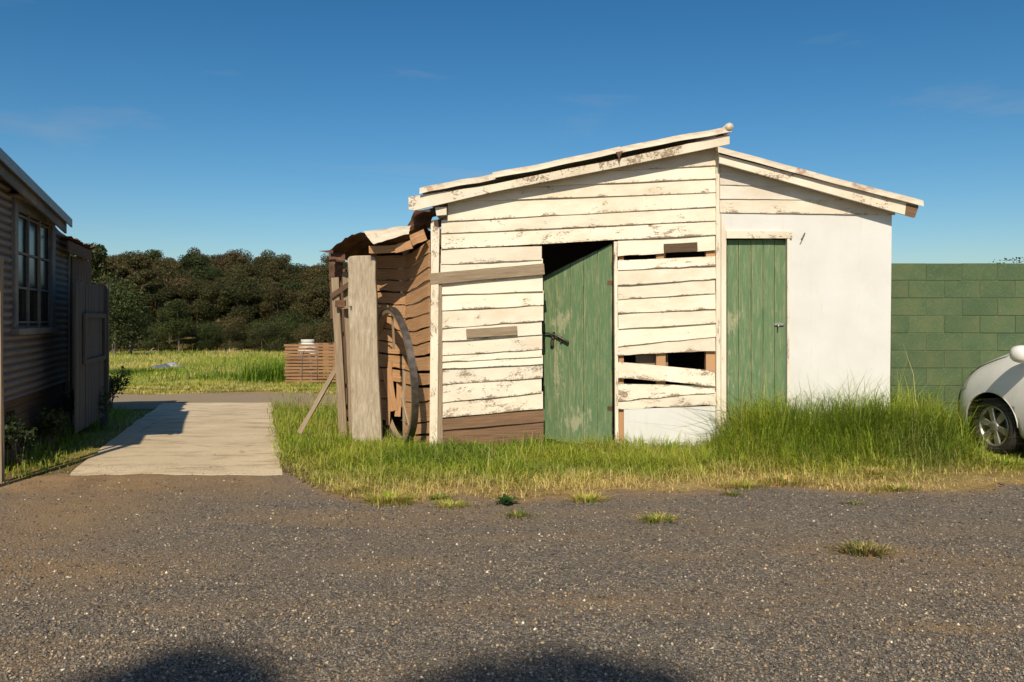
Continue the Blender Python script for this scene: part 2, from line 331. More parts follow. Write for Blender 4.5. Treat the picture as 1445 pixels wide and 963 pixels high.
g = G('pale_tarp', .5, .4); n2 = g.noise(g.vec('Object'), 4, 5); M['tarp2'] = g.done(g.ramp(n2, (.3, (.20, .22, .26)), (.7, (.36, .38, .42))), n2, .3, .02)
g = G('white_plastic', .5, .4); n2 = g.noise(g.vec('Object'), 5, 4); M['plastic'] = g.done(g.ramp(n2, (.3, (.55, .53, .48)), (.7, (.7, .68, .62))))
g = G('rusty_grey_cladding', .8, .25); u = g.sep(g.vec('UV', rnd=False)); n1 = g.noise(g.vec('Object', (1, 1, 4)), 2.2, 7, .65)
c = g.mix(g.ramp(n1, (.3, (.13, .12, .115)), (.7, (.215, .20, .19))), (.105, .062, .032), g.ma('MULTIPLY', g.ramp(u[1], (.20, .0), (.40, .95)), g.ramp(n1, (.25, .55), (.6, 1))))
M['cladding'] = g.done(c, n1, .2, .004)
g = G('brick_base', .9); n2 = g.noise(g.vec('Object'), 9, 5); M['footing'] = g.done(g.ramp(n2, (.3, (.07, .055, .045)), (.7, (.15, .12, .1))), n2, .4, .01)
# ------------------------------------------------------------------ ground, yard, drive, track
def axis(segs):
    out = [segs[0][0]]
    for a, b, st in segs: out += list(np.linspace(a, b, max(2, int(round((b-a)/st))+1))[1:])
    return np.array(out)
def edgeY(X):                        # where the gravel ends and the verge begins
    e = np.interp(X, [-60, -4.6, -4.2, -2.4, -2.0, -1.6, -1.1, -.2, 1.3, 2.4, 3.8, 5, 60], [6.9, 7.2, 7.75, 7.75, 7.55, 7.3, 6.95, 7.05, 7.05, 7.25, 7.35, 7.2, 7.2])
    return e+(fbm(X, X*0+3, 1.2, 5)-.5)*.95+(fbm(X, X*0+1, 5, 15)-.5)*.34
def driveL(Y): return -4.06-.28*(Y-7.8)
def driveR(Y): return -2.1-.30*(Y-7.8)
xs = axis([(-420, -60, 20), (-60, -12, 2), (-12, 10, .1), (10, 50, 2), (50, 420, 20)])
ys = axis([(-60, -2, 3), (-2, 17.5, .1), (17.5, 45, .55), (45, 230, 4), (230, 2200, 120)])
XX, YY = np.meshgrid(xs, ys); ZZ = gz(XX, YY)
nx, ny = len(xs), len(ys); idx = np.arange(nx*ny).reshape(ny, nx)
quads = np.stack([idx[:-1, :-1], idx[:-1, 1:], idx[1:, 1:], idx[1:, :-1]], -1).reshape(-1, 4)
gm = np.clip((YY-edgeY(XX)-.25)/.8, 0, 1)*np.clip(.35+fbm(XX, YY, .9, 9), 0, 1)
gm = np.where(YY > 17, np.clip(fbm(XX, YY, .25, 4)*1.2+.25, 0, 1), gm)
cg = np.zeros((nx*ny, 3)); cg[:, 1] = gm.ravel()
fr = np.exp(-((YY-edgeY(XX)-.22)/.38)**2)*np.clip((XX+2)/.8, 0, 1)*np.clip(fbm(XX, YY, 2.2, 19)*1.5, 0, 1); cg[:, 2] = np.where(YY < 9, fr, 0).ravel()
ground = tag(npmesh('ground', np.stack([XX, YY, ZZ], -1).reshape(-1, 3), quads, M['ground'], cg, smooth=True), kind='structure')
def sheet(name, x0, x1, y0, y1, st, inside, lift, m, colf=None):
    xs = np.arange(x0, x1+st, st); ys = np.arange(y0, y1+st, st); X, Y = np.meshgrid(xs, ys); Z = gz(X, Y)+lift
    n, k = len(xs), len(ys); idx = np.arange(n*k).reshape(k, n)
    q = np.stack([idx[:-1, :-1], idx[:-1, 1:], idx[1:, 1:], idx[1:, :-1]], -1).reshape(-1, 4)
    cxy = inside(X[:-1, :-1]+st/2, Y[:-1, :-1]+st/2).ravel(); q = q[cxy]
    used, inv = np.unique(q, return_inverse=True); q = inv.reshape(-1, 4)
    V = np.stack([X, Y, Z], -1).reshape(-1, 3)[used]
    c = None
    if colf is not None: c = np.zeros((len(V), 3)); c[:, 0] = colf(V[:, 0], V[:, 1])
    return tag(npmesh(name, V, q, m, c, smooth=True), kind='structure')
def yard_dirt(X, Y):
    a = np.clip(1.3-np.abs(Y-7.45)/.6, 0, 1)*np.clip((-1.5-X)/.9, 0, 1)*np.clip((X+6)/1.5, 0, 1)
    tr = np.exp(-((X+3.6+.16*(Y-7.4))/.9)**2)*np.clip((Y-4.0)/2.6, 0, 1)*.8
    e = np.clip(1-(edgeY(X)-Y)/.25, 0, 1)*.8
    for px, py, sx, sy, k in ((1330, 888, .28, .07, 1.0), (840, 850, .32, .10, .75), (560, 800, .5, .2, .5), (1150, 780, .6, .10, .6), (150, 800, .9, .35, .6), (960, 790, .35, .12, .5)):
        yp = 1.5*F/(py-HZ); xp = (px-CX)/F*yp; e = np.maximum(e, k*np.exp(-((X-xp)/sx)**2-((Y-yp)/sy)**2))
    for o in (-.75, .75): e = np.maximum(e, .30*np.exp(-((Y-5.1-.05*X+o*.8)/.16)**2)*np.clip(.3+1.2*fbm(X, Y, .8, 66), 0, 1))
    return np.clip(np.maximum(np.maximum(a*1.05, tr), e), 0, 1)
sheet('gravel_yard', -13, 13, -6, 8.2, .06, lambda X, Y: Y < np.minimum(edgeY(X)+.12*(fbm(X, Y, 5, 2)-.5), 7.9), .008, M['gravel'], yard_dirt)
sheet('gravel_track', -14, 1, 12.9, 17.4, .1, lambda X, Y: (Y > 13.4+.5*(fbm(X, Y, .9, 6)-.5)) & (Y < 16.2+.9*(fbm(X, Y, .7, 8)-.5)), .008, M['track'], lambda X, Y: .25+.5*(np.abs(Y-14.9) > 1.0))
dv = []; df = []
for j in range(33):
    y = 7.78+j*(14.2-7.78)/32
    for i in range(13):
        x = driveL(y)+(driveR(y)-driveL(y))*i/12; yy = y
        if j == 0: yy += .16*(float(fbm(x, 1.0, 3, 33))-.5)+random.uniform(-.03, .03)
        if i in (0, 12): x += .10*(float(fbm(3.0, y, 2.2, 35+i))-.5)
        dv.append((x, yy, gzs(x, yy)+.014))
for j in range(32):
    for i in range(12): a = j*13+i; df.append((a, a+1, a+14, a+13))
base = len(dv)
ring = [i for i in range(13)]+[j*13+12 for j in range(1, 33)]+[32*13+i for i in range(11, -1, -1)]+[j*13 for j in range(31, 0, -1)]
for r in ring: dv.append((dv[r][0], dv[r][1], dv[r][2]-.09))
for k in range(len(ring)): df.append((ring[k], base+k, base+(k+1) % len(ring), ring[(k+1) % len(ring)]))
tag(mk('concrete_drive', dv, df, M['concrete']), kind='structure')

# ------------------------------------------------------------------ boards
def lineclip(p, q):                  # z of a sloping line at X (facade plane points)
    return lambda X: p.z+(q.z-p.z)*(X-p.x)/(q.x-p.x)
def board(name, TL, TR, BL, BR, m, parent, t0=.006, t1=.024, n=8, clip=None, jit=.003, over=.012, plane=None, seed=0, bow=0, label=None):
    """a weatherboard: corners are points on the wall plane; thicker at its lower edge; plane = outward normal"""
    nrm = Vector(plane) if plane else Vector((0, -1, 0))
    rs = random.Random(seed*7919+int(abs(TL.z*1000)+abs(TL.x*1000)))
    us = [i/n for i in range(n+1)]
    if clip:
        ok = [u for u in [k/200 for k in range(201)] if BL.lerp(BR, u).z < clip(BL.lerp(BR, u).x)-.015]
        if not ok: return None
        us = [ok[0]+(ok[-1]-ok[0])*i/n for i in range(n+1)]
    v = []; uv = []; f = []; L = (TR-TL).length; ph = rs.uniform(0, 6)
    for u in us:
        t = TL.lerp(TR, u); b = BL.lerp(BR, u)
        b = b+Vector((0, 0, rs.uniform(-jit, jit)+bow*math.sin(u*math.pi))); t = t+Vector((0, 0, over+bow*math.sin(u*math.pi)))
        if clip: t.z = max(min(t.z, clip(t.x)), b.z+.01)
        w = .003*math.sin(u*5+ph)+rs.uniform(-.0015, .0015)
        v += [t, t+nrm*(t0+w), b+nrm*(t1+w), b+Vector((0, 0, .002))]
        uv += [(u*L, 1), (u*L, .97), (u*L, .0), (u*L, -.05)]
    k = len(us)
    for i in range(k-1):
        a = 4*i; f += [(a, a+1, a+5, a+4), (a+1, a+2, a+6, a+5), (a+2, a+3, a+7, a+6), (a+3, a, a+4, a+7)]
    f += [(0, 3, 2, 1), (4*k-4, 4*k-3, 4*k-2, 4*k-1)]
    o = mk(name, v, f, m, parent, uv)
    if label: o['label'] = label
    return o
def fb(name, x0, x1, tl, tr, bl, br, m, parent, Y=YF, **k):
    return board(name, P(x0, tl, Y), P(x1, tr, Y), P(x0, bl, Y), P(x1, br, Y), m, parent, **k)

# ------------------------------------------------------------------ the shed
shed = thing('timber_shed', 'old white weatherboard shed with two green doors and a sagging lean-to', 'shed', (1.2, YF, -.17))
YB = YF-.155                                        # front of the barge boards
clipL = lineclip(P(585, 290, YF), P(1015, 199, YF)); clipR = lineclip(P(1014, 221, YF), P(1295, 298, YF))
up = [(623, 1010, 330.2, 312, 351.9, 332), (623, 1010, 312.5, 292.3, 330.2, 312), (632, 1010, 285.5, 272, 312.5, 292.3),
      (600, 1010, 271, 252.5, 286.5, 272), (600, 1010, 256, 234.3, 271, 252.5), (600, 1010, 240, 212, 256, 234.3), (600, 1010, 220, 190, 240, 212)]
for i, (x0, x1, tl, tr, bl, br) in enumerate(up):
    fb('board', x0, x1, tl, tr, bl, br, M['paint_worn'] if i == 0 else M['paint'], shed, clip=clipL, n=10, seed=i)
lp = [(353.6, 349.2, 373.6, 366.8), (373.6, 366.8, 402.6, 389), (402.6, 389, 416.3, 411.6), (416.3, 411.6, 438.4, 431), (438.4, 431, 464, 452.4), (464, 452.4, 481.7, 472.4),
      (481.7, 472.4, 502, 493), (502, 493, 511, 503), (511, 503, 520.6, 513.8), (520.6, 513.8, 542.8, 533), (542.8, 533, 568.3, 554.3), (568.3, 554.3, 589.5, 576.7)]
for i, (tl, tr, bl, br) in enumerate(lp):
    d = random.uniform(-1, 1); dx = random.uniform(-1.5, 1.5)
    fb('board', 622+d*.5, 765.5+dx, tl, tr, bl, br, M['paint_worn'] if i in (9, 10, 11) else M['paint'], shed, seed=20+i, jit=.0045, t1=.024+(i % 3)*.003)
fb('board', 623, 767, 589.5, 577.5, 607, 594.8, M['dark_brown'], shed, seed=40, t1=.03, label='bare brown board below the white ones')
fb('board', 624, 767, 607, 594.8, 636, 632, M['dark_brown'], shed, seed=41, t1=.026, label='lowest bare brown board by the grass')
rp = [(341, 333, 361.8, 353.4), (369.5, 363.6, 381.4, 375), (381.4, 375, 403.2, 394), (403.2, 394, 422.8, 414), (422.8, 414, 442.8, 436), (442.8, 436, 464, 456),
      (464, 456, 489, 475), (489, 475, 501.3, 495), (512.2, 525, 532.5, 545), (543.4, 546, 565.2, 554.5), (565.2, 554.5, 577, 571.4)]
for i, (tl, tr, bl, br) in enumerate(rp):
    fb('board', 871.5+random.uniform(-1, 1), 1009.5+random.uniform(-1.5, .5), tl, tr, bl, br, M['paint_worn'] if i in (1, 8, 9, 10) else M['paint'], shed, seed=60+i, jit=.005 if i < 8 else .009,
       t1=.024+(i % 3)*.003 + (.012 if i == 8 else 0), label='loose board hanging at a slant' if i == 8 else None)
fb('sheet_panel', 880, 1009, 577.5, 573, 640, 640, M['fibro'], shed, seed=81, t0=.02, t1=.022, over=0)
# a jagged splinter strip at the slant board, brown studs behind the gaps
for x0, x1, y0, y1, m in ((685, 698, 340, 640, 'grey_wood'), (752, 764, 340, 640, 'grey_wood'), (926, 939, 335, 640, 'brown_wood'), (996, 1010, 335, 640, 'brown_wood'), (873, 880, 335, 640, 'brown_wood'), (626, 640, 300, 640, 'grey_wood')):
    a = P(x0, y1, YF+.02); b = P(x1, y0, YF+.02); bx('stud', (a.x, YF+.012, a.z), (b.x, YF+.095, b.z), M[m], shed)
a = P(899, 519, YF); b = P(945, 499, YF); bx('backing_board', (a.x, YF+.10, a.z), (b.x, YF+.12, b.z), M['grey_wood'], shed)
# rail, nailed-on plates
beam('rail', P(607, 394, YF-.045), P(768, 379.5, YF-.045), .022, .118, M['grey_wood'], shed, n=6, wob=.003)
o = beam('nailed_plate', P(658, 471, YF-.045), P(730, 466.5, YF-.045), .02, .095, M['grey_wood'], shed, n=2, wob=.002); o['label'] = 'small grey board nailed to the white wall'
o = beam('nailed_plate', P(937, 350.5, YF-.045), P(984, 348.5, YF-.045), .02, .095, M['dark_wood'], shed, n=2, wob=.002); o['label'] = 'small dark brown plate above the ventilation gap'
# corner posts and door trim
prism('corner_post', [P(608, 316, YF-.05), P(612, 313, YF-.05), P(613, 320, YF-.05), P(620, 321, YF-.05), P(619, 384, YF-.05), P(617, 642, YF-.05), P(606, 642, YF-.05), P(608, 400, YF-.05)], (0, .07, 0), M['paint_worn'], shed)
prism('corner_post', [P(616, 402, YF-.033), P(623.5, 402, YF-.033), P(625, 642, YF-.033), P(617.5, 642, YF-.033)], (0, .08, 0), M['grey_wood'], shed)['label'] = 'bare grey strip beside the white corner post'
prism('corner_post', [P(1010.5, 205, YF-.045), P(1015, 205, YF-.045), P(1017, 640, YF-.045), P(1011, 640, YF-.045)], (0, .08, 0), M['paint_worn'], shed)
prism('door_jamb', [P(866.5, 341, YF-.02), P(871, 341, YF-.02), P(873, 640, YF-.02), P(868.5, 640, YF-.02)], (0, .10, 0), M['paint_worn'], shed)
a = P(760.5, 640, YF); b = P(766, 346, YF); bx('door_jamb', (a.x, YF+.012, a.z), (b.x-.012, YF+.11, b.z), M['dark_wood'], shed)
prism('beam_end', [P(614, 293, YF-.1), P(630, 292, YF-.1), P(630, 303, YF-.1), P(616, 304.5, YF-.1)], (0, .3, 0), M['paint_worn'], shed)
# right part: boards, smooth sheet, trim
for i, (tl, tr, bl, br) in enumerate(((281, 284, 300.3, 304), (261.5, 266, 281, 284), (243, 248, 261.5, 266), (224, 230, 243, 248))):
    fb('board', 1015.5, 1262, tl, tr, bl, br, M['paint_clean'] if i else M['paint_worn'], shed, clip=clipR, n=10, seed=100+i, t1=.02)
pts = [P(x, y, YF-.004) for x, y in ((1015.5, 300), (1190, 302), (1258.5, 302), (1255, 645), (1110.5, 645), (1110.5, 336.5), (1025, 336.5), (1025, 645), (1015.5, 645))]
prism('sheet_wall', pts, (0, .05, 0), M['fibro'], shed)
prism('door_trim', [P(1017.8, 300, YF-.03), P(1024.5, 326, YF-.03), P(1024.5, 645, YF-.03), P(1017.8, 645, YF-.03)], (0, .025, 0), M['paint'], shed)
prism('door_trim', [P(1025, 326, YF-.027), P(1118, 327, YF-.027), P(1118, 336.5, YF-.027), P(1025, 336.5, YF-.027)], (0, .022, 0), M['paint_worn'], shed)
prism('door_trim', [P(1111, 337, YF-.022), P(1114.5, 337, YF-.022), P(1114, 645, YF-.022), P(1111, 645, YF-.022)], (0, .017, 0), M['paint_worn'], shed)
tube('hook', [P(1136, 329, YF-.02), P(1132, 336, YF-.06), P(1130.5, 339, YF-.05)], .006, M['steel'], shed, 6)
# doors
def plank_set(door, x0, x1, zb, zt, n, m, yo, th, drop=0):
    ws = [random.uniform(.9, 1.1) for _ in range(n)]; s = sum(ws); x = x0
    for w in ws:
        w = w/s*(x1-x0); g_ = .0035; y_ = yo+random.uniform(-.002, .002)
        v = []; uv = []; f = []; L = zt-zb; k = 5; zt_ = zt+random.uniform(-.004, .004); zb_ = zb+random.uniform(-.02, .015)
        for i in range(k+1):
            z = zb_+(zt_-drop*(x1-x)/(x1-x0)-zb_)*i/k; zr = zb_+(zt_-drop*(x1-x-w)/(x1-x0)-zb_)*i/k; j = random.uniform(-.0012, .0012)
            v += [(x+g_+j, y_, z), (x+w-g_+j, y_, zr), (x+w-g_+j, y_+th, zr), (x+g_+j, y_+th, z)]; uv += [(z, 0), (z, 1), (z, 1), (z, 0)]
            if i:
                a = 4*i-4; f += [(a+q, a+(q+1) % 4, a+4+(q+1) % 4, a+4+q) for q in range(4)]
        f += [(3, 2, 1, 0), (4*k, 4*k+1, 4*k+2, 4*k+3)]
        mk('plank', v, f, m, door, uv, local=True); x += w
def door(name, hinge, w, zb, zt, ang, n, label, drop=0):
    v, f = boxm((-w+.01, .0265, zb+.05), (-.01, .034, zt-.02)); v = [(a, b, c-drop*(-a/w) if c > 1 else c) for a, b, c in v]
    d = mk(name, v, f, M['dark_wood'], shed, local=True); d.location = Vector(hinge)-wpos(shed); d.rotation_euler = (0, 0, ang); d['label'] = label
    for z0, z1 in ((zb+.15, zb+.27), ((zb+zt)/2-.06, (zb+zt)/2+.06), (zt-drop-.27, zt-drop-.15)):
        bx('ledge', (-w+.03, .035, z0), (-.03, .06, z1), M['dark_wood'], d, local=True)
    plank_set(d, -w, 0, zb, zt, n, M['green_door'], 0, .024, drop); return d
h1 = P(863.5, 605, YF+.03); d1 = door('door', (h1.x, YF+.035, 0), .835, -.12, P(0, 343, YF).z-.004, R(-28), 5, 'green plank door standing ajar', .345)
tube('latch_bar', [(-.83, -.03, 1.085), (-.75, -.035, 1.09), (-.65, -.035, 1.06), (-.5, -.032, .985)], .011, M['steel'], d1, 6, local=True, taper=[.009, .012, .012, .015])
bx('staple', (-.70, -.03, 1.03), (-.68, 0.002, 1.10), M['steel'], d1, local=True)
bx('padlock', (-.725, -.045, .94), (-.685, -.012, 1.0), M['steel'], d1, .006, local=True); tube('shackle', [(-.717, -.028, .995), (-.717, -.028, 1.03), (-.705, -.028, 1.045), (-.693, -.028, 1.03), (-.693, -.028, .995)], .005, M['steel'], d1, 6, local=True)
bx('hasp', (-.61, -.026, .985), (-.59, 0.002, 1.05), M['steel'], d1, local=True)
for z in (.25, 1.62): bx('hinge', (-.05, -.005, z), (.004, 0.001, z+.045), M['rust_iron'], d1, local=True)
h2 = P(1109.5, 605, YF+.05); d2 = door('door', (h2.x, YF+.05, 0), 83.5/F*(YF+.05), -.14, P(0, 337, YF).z-.006, R(0), 5, 'green plank door standing shut under the smaller roof')
zl = P(0, 458, YF).z
bx('latch', (-.135, -.02, zl-.014), (-.03, 0.001, zl+.014), M['bright'], d2, .003, local=True); tube('latch_knob', [(-.10, -.02, zl), (-.10, -.05, zl), (-.10, -.05, zl-.045)], .007, M['bright'], d2, 6, local=True)
# barge boards
prism('barge_board', [P(576, 278, YB), P(612, 273, YB), P(697, 260, YB), P(800, 238.5, YB), P(860, 227.5, YB), P(1029.5, 190, YB), P(1029.5, 203.5, YB), P(860, 238.5, YB), P(700, 270, YB), P(585, 297, YB), P(577, 296, YB)], (0, .035, 0), M['paint_worn'], shed)
prism('barge_board', [P(1015, 218, YB), P(1150, 253, YB), P(1296, 288.5, YB), P(1295, 294, YB), P(1290, 307, YB), P(1150, 267.5, YB), P(1015, 230, YB)], (0, .035, 0), M['paint_worn'], shed)
o = prism('barge_end', [P(1279, 287, YB-.003), P(1296.5, 291, YB-.003), P(1291, 307.5, YB-.003), P(1277, 303, YB-.003)], (0, .002, 0), M['dark_brown'], shed)
for y in (YF+.02, YF+.9, YF+2.0, YF+3.1):                  # rafters under the iron
    a = P(578, 290, YF); b = P(1028, 197, YF); beam('rafter', (a.x, y, a.z), (b.x, y, b.z), .05, .1, M['dark_wood'], shed)
    a = P(1017, 224, YF); b = P(1290, 297, YF); beam('rafter', (a.x, y, a.z), (b.x, y, b.z), .05, .1, M['dark_wood'], shed)
def corr(name, A, B, y0, y1, m, parent, lip=.05, amp=.010, ns=14, per=.076, wave=.008, seed=0, crumple=0, jag=0):
    """a corrugated sheet: ridges run from A to B (down the slope), waves lie across (along y); the front edge is turned down"""
    A = Vector(A); B = Vector(B); nt = max(8, int((y1-y0)/per*6)); v = []; f = []
    rows = [(-1, y0-.012, -lip)] if lip else []
    for j in range(nt+1): rows.append((j, y0+(y1-y0)*j/nt, 0))
    for i in range(ns+1):
        u = i/ns; c = A.lerp(B, u)
        for j, y, dz in rows:
            z = c.z+(amp*math.cos(2*math.pi*(y-y0)/per))+dz
            z += wave*math.sin(u*5+seed)+wave*.5*math.sin(u*14+seed*2.1)+(crumple*(mnoise.noise(Vector((c.x*3, y*3, seed)))) if crumple else 0)
            xx = c.x+(random.uniform(-jag, jag) if jag and i in (0, ns) else 0); yy = y+(random.uniform(-jag, jag)*1.4 if jag and (j <= 0 or j == nt) else 0)
            v.append((xx, yy, z))
    k = len(rows)
    for i in range(ns):
        for j in range(k-1): a = i*k+j; f.append((a, a+1, a+k+1, a+k))
    return mk(name, v, f, m, parent, smooth=True)
YR = YB-.03
def roofrow(xs_, ya, yb, back, steps, mat):         # photo columns of the joins along the front edge
    for q in range(steps):
        y0 = YR+back*q/steps-(0.03 if q else 0); y1 = YR+back*(q+1)/steps
        for i in range(len(xs_)-1):
            f0 = (xs_[i]-xs_[0])/(xs_[-1]-xs_[0]); f1 = (xs_[i+1]-xs_[0])/(xs_[-1]-xs_[0])
            a = P(xs_[i]-(2 if i else 0), ya+(yb-ya)*f0, YR); b = P(xs_[i+1]+2, ya+(yb-ya)*f1, YR); sgn = 1 if yb < ya else -1
            corr('roof_sheet', a+Vector((0, 0, .006*(i % 2))), b+Vector((0, 0, .006*(i % 2))), y0, y1, mat, shed, lip=.06 if q == 0 else 0, seed=i*3+q+(0 if sgn > 0 else 7), wave=.006 if sgn > 0 else .002)
roofrow([592, 697, 873, 1030], 267, 178.5, 3.6, 4, M['iron'])
roofrow([1013, 1150, 1301], 208.5, 285.5, 3.6, 4, M['iron'])
a = P(1031, 181, YR); tube('ridge_cap', [(a.x-.015, YR-.015, a.z+.01), (a.x-.015, YR+3.6, a.z+.01)], .045, M['iron'], shed, 8)
a = P(873, 219, YR-.02); prism('torn_flap', [a+Vector((-.03, 0, .03)), a+Vector((.045, 0, .045)), a+Vector((.015, 0, -.02)), a+Vector((.01, 0, -.075)), a+Vector((-.005, 0, -.02))], (0, .006, 0), M['rust_iron'], shed)
# side and back walls, closing the inside
xr = P(1256, 0, YF).x
bx('end_wall', (xr-.04, YF+.05, -.3), (xr-.004, YF+3.4, P(0, 303, YF).z), M['fibro'], shed)
bx('back_wall', (-1.75, YF+3.36, -.3), (xr-.05, YF+3.40, P(0, 303, YF).z), M['dark_wood'], shed)
prism('back_gable', [(-1.75, YF+3.41, 2.2), P(585, 290, YF)+Vector((0, 3.41, 0)), P(1013, 205, YF)+Vector((0, 3.41, 0)), P(1256, 292, YF)+Vector((0, 3.41, 0)), (xr-.05, YF+3.41, 2.2)], (0, .03, 0), M['dark_wood'], shed)
prism('partition', [(P(1013, 0, YF).x, YF+.1, -.3), (P(1013, 0, YF).x, YF+3.3, -.3), (P(1013, 0, YF).x, YF+3.3, P(0, 225, YF).z), (P(1013, 0, YF).x, YF+.1, P(0, 225, YF).z)], (.03, 0, 0), M['dark_wood'], shed)
# lean-to on the left: kinked wall of raw boards
A0 = (607, YF+.03); A1 = (574, YF+.57); A2 = (526, YF+.86)
nr = (P(A1[0], 0, A1[1])-P(A0[0], 0, A0[1])); nr = Vector((nr.x, nr.y, 0)).normalized(); nR = Vector((-nr.y, nr.x, 0)); nR = nR if nR.y < 0 else -nR
nl = (P(A2[0], 0, A2[1])-P(A1[0], 0, A1[1])); nl = Vector((nl.x, nl.y, 0)).normalized(); nL = Vector((-nl.y, nl.x, 0)); nL = nL if nL.y < 0 else -nL
rr = [338, 357, 378, 398, 420, 441, 461, 482, 502, 526, 546.6, 566, 595, 614, 636]
ll = [360, 379, 397, 414, 431.5, 450, 469, 487.5, 503.5, 523, 543, 567, 597, 612, 634]
l2 = [361, 379, 395, 412, 428, 444, 461, 479, 498, 518, 536, 560, 590, 606, 632]
for i in range(len(rr)-1):
    gap = random.choice((.3, .6, 1.0, 1.6, 3.2))
    board('wall_board', P(A1[0], ll[i]+1, A1[1]), P(A0[0], rr[i]+1, A0[1]), P(A1[0], ll[i+1]-gap*.4, A1[1]), P(A0[0], rr[i+1]-gap, A0[1]), M['brown_wood'], shed, t0=.012, t1=.024, n=6, jit=.008, over=0, plane=nR, seed=200+i, bow=-.012)
    if i < 12:
        xl = A2[0]; xrr = A1[0]+3; yr = ll[i+1]; t = 1.0
        if i >= 9: xrr = A1[0]-(8, 22, 30)[i-9]*.9; t = (xrr-xl)/(A1[0]-xl)
        Yx = A2[1]+(A1[1]-A2[1])*min((xrr-xl)/(A1[0]-xl), 1.0)
        board('wall_board', P(xl, l2[i]+1, A2[1]), P(xrr, l2[i]+(ll[i]-l2[i])*t+1, Yx), P(xl, l2[i+1]-gap*.5, A2[1]), P(xrr, l2[i+1]+(ll[i+1]-l2[i+1])*t-gap*.6, Yx), M['brown_wood'], shed, t0=.012, t1=.026, n=6, jit=.009, over=0, plane=nL, seed=230+i, bow=.004)
# torn board ends standing in the hole
for x0, y0, x1, y1, w in ((545, 520, 556, 580, .10), (564, 536, 561, 588, .06), (551, 510, 548, 600, .045), (572, 530, 569, 575, .05)):
    beam('torn_board', P(x0, y0, A1[1]+.10), P(x1, y1, A1[1]+.06), w, .02, M['brown_wood'], shed, up=(0, 1, 0), n=3, wob=.008)
# framing and iron of the lean-to
for xx, yy_ in ((A1[0]-1, A1[1]+.06), (A2[0]+2, A2[1]+.05)):
    a = P(xx, 640, yy_); beam('stud', (a.x, a.y, -.25), (a.x, a.y, 2.05), .07, .07, M['grey_wood'], shed, n=3, wob=.005)
FL = [(600, 318, 9.22), (566, 333, 9.28), (540, 334, 9.32), (513, 330, 9.36), (495, 333, 9.40), (480, 342, 9.44), (464, 356, 9.50)]
v = []; f = []; ny_ = 34
for i in range(len(FL)*4-3):
    k = min(i//4, len(FL)-2); t = (i-4*k)/4; a = P(*FL[k]); b = P(*FL[k+1]); p = a.lerp(b, t)
    for j in range(ny_+1):
        y = j/ny_*2.3; w = .012*math.cos(y/.076*2*math.pi)
        v.append((p.x+(random.uniform(-.012, .012) if j == 0 else 0), p.y+y+(random.uniform(-.03, .03) if j == 0 else 0), p.z+w-.03*y+.035*mnoise.noise(Vector((p.x*5, y*4, 2)))+(random.uniform(-.015, .015) if j == 0 else 0)))
n_ = len(FL)*4-3
for i in range(n_-1):
    for j in range(ny_): a = i*(ny_+1)+j; f.append((a, a+1, a+ny_+2, a+ny_+1))
mk('rusted_roof_sheet', v, f, M['rust_iron'], shed, smooth=False)
def curl(name, quad, Y, m, nu=8, nv=6, out=.10, amp=.012, waves=3, rag=.006):    # a bent strip of iron hanging from the roof edge
    v = []; f = []; a, b, c, d = quad
    for i in range(nu+1):
        for j in range(nv+1):
            u = i/nu; t = j/nv; x = (a[0]*(1-u)+b[0]*u)*(1-t)+(d[0]*(1-u)+c[0]*u)*t; y = (a[1]*(1-u)+b[1]*u)*(1-t)+(d[1]*(1-u)+c[1]*u)*t
            yo = Y-out*math.sin(t*math.pi*.5)+amp*math.cos(t*waves*2*math.pi); p = P(x, y, yo)
            if j in (0, nv) or i in (0, nu): p += Vector((random.uniform(-rag, rag), 0, random.uniform(-rag, rag)))
            v.append(p)
    for i in range(nu):
        for j in range(nv): q = i*(nv+1)+j; f.append((q, q+1, q+nv+2, q+nv+1))
    return mk(name, v, f, m, shed, smooth=True)
curl('bent_roof_sheet', [(513, 327), (580, 318), (577, 330), (527, 345)], 9.30, M['iron'], out=.14, waves=1.5)
curl('hanging_sheet', [(586, 296), (612, 300), (607, 322), (571, 328)], 9.40, M['rust_iron'], out=-.12, waves=2)
curl('hanging_sheet', [(466, 354), (486, 356), (488, 371), (464, 369)], 9.62, M['rust_iron'], out=.05, waves=2)
curl('hanging_sheet', [(466, 368), (484, 370), (483, 400), (467, 398)], 9.8, M['rust_iron'], out=.02, waves=2)
prism('iron_sliver', [P(449, 354.5, 9.45), P(470, 353, 9.45), P(470, 358, 9.45)], (0, .01, 0), M['rust_iron'], shed)
o = beam('fascia_board', P(521, 353, 9.33), P(560, 351, 9.29), .02, .08, M['brown_wood'], shed, n=4, wob=.004)
beam('fascia_board', P(558, 352, 9.28), P(581, 345, 9.22), .02, .09, M['brown_wood'], shed, n=3, wob=.006); beam('fascia_board', P(580, 340, 9.21), P(600, 331, 9.17), .02, .12, M['brown_wood'], shed, n=3, wob=.006)
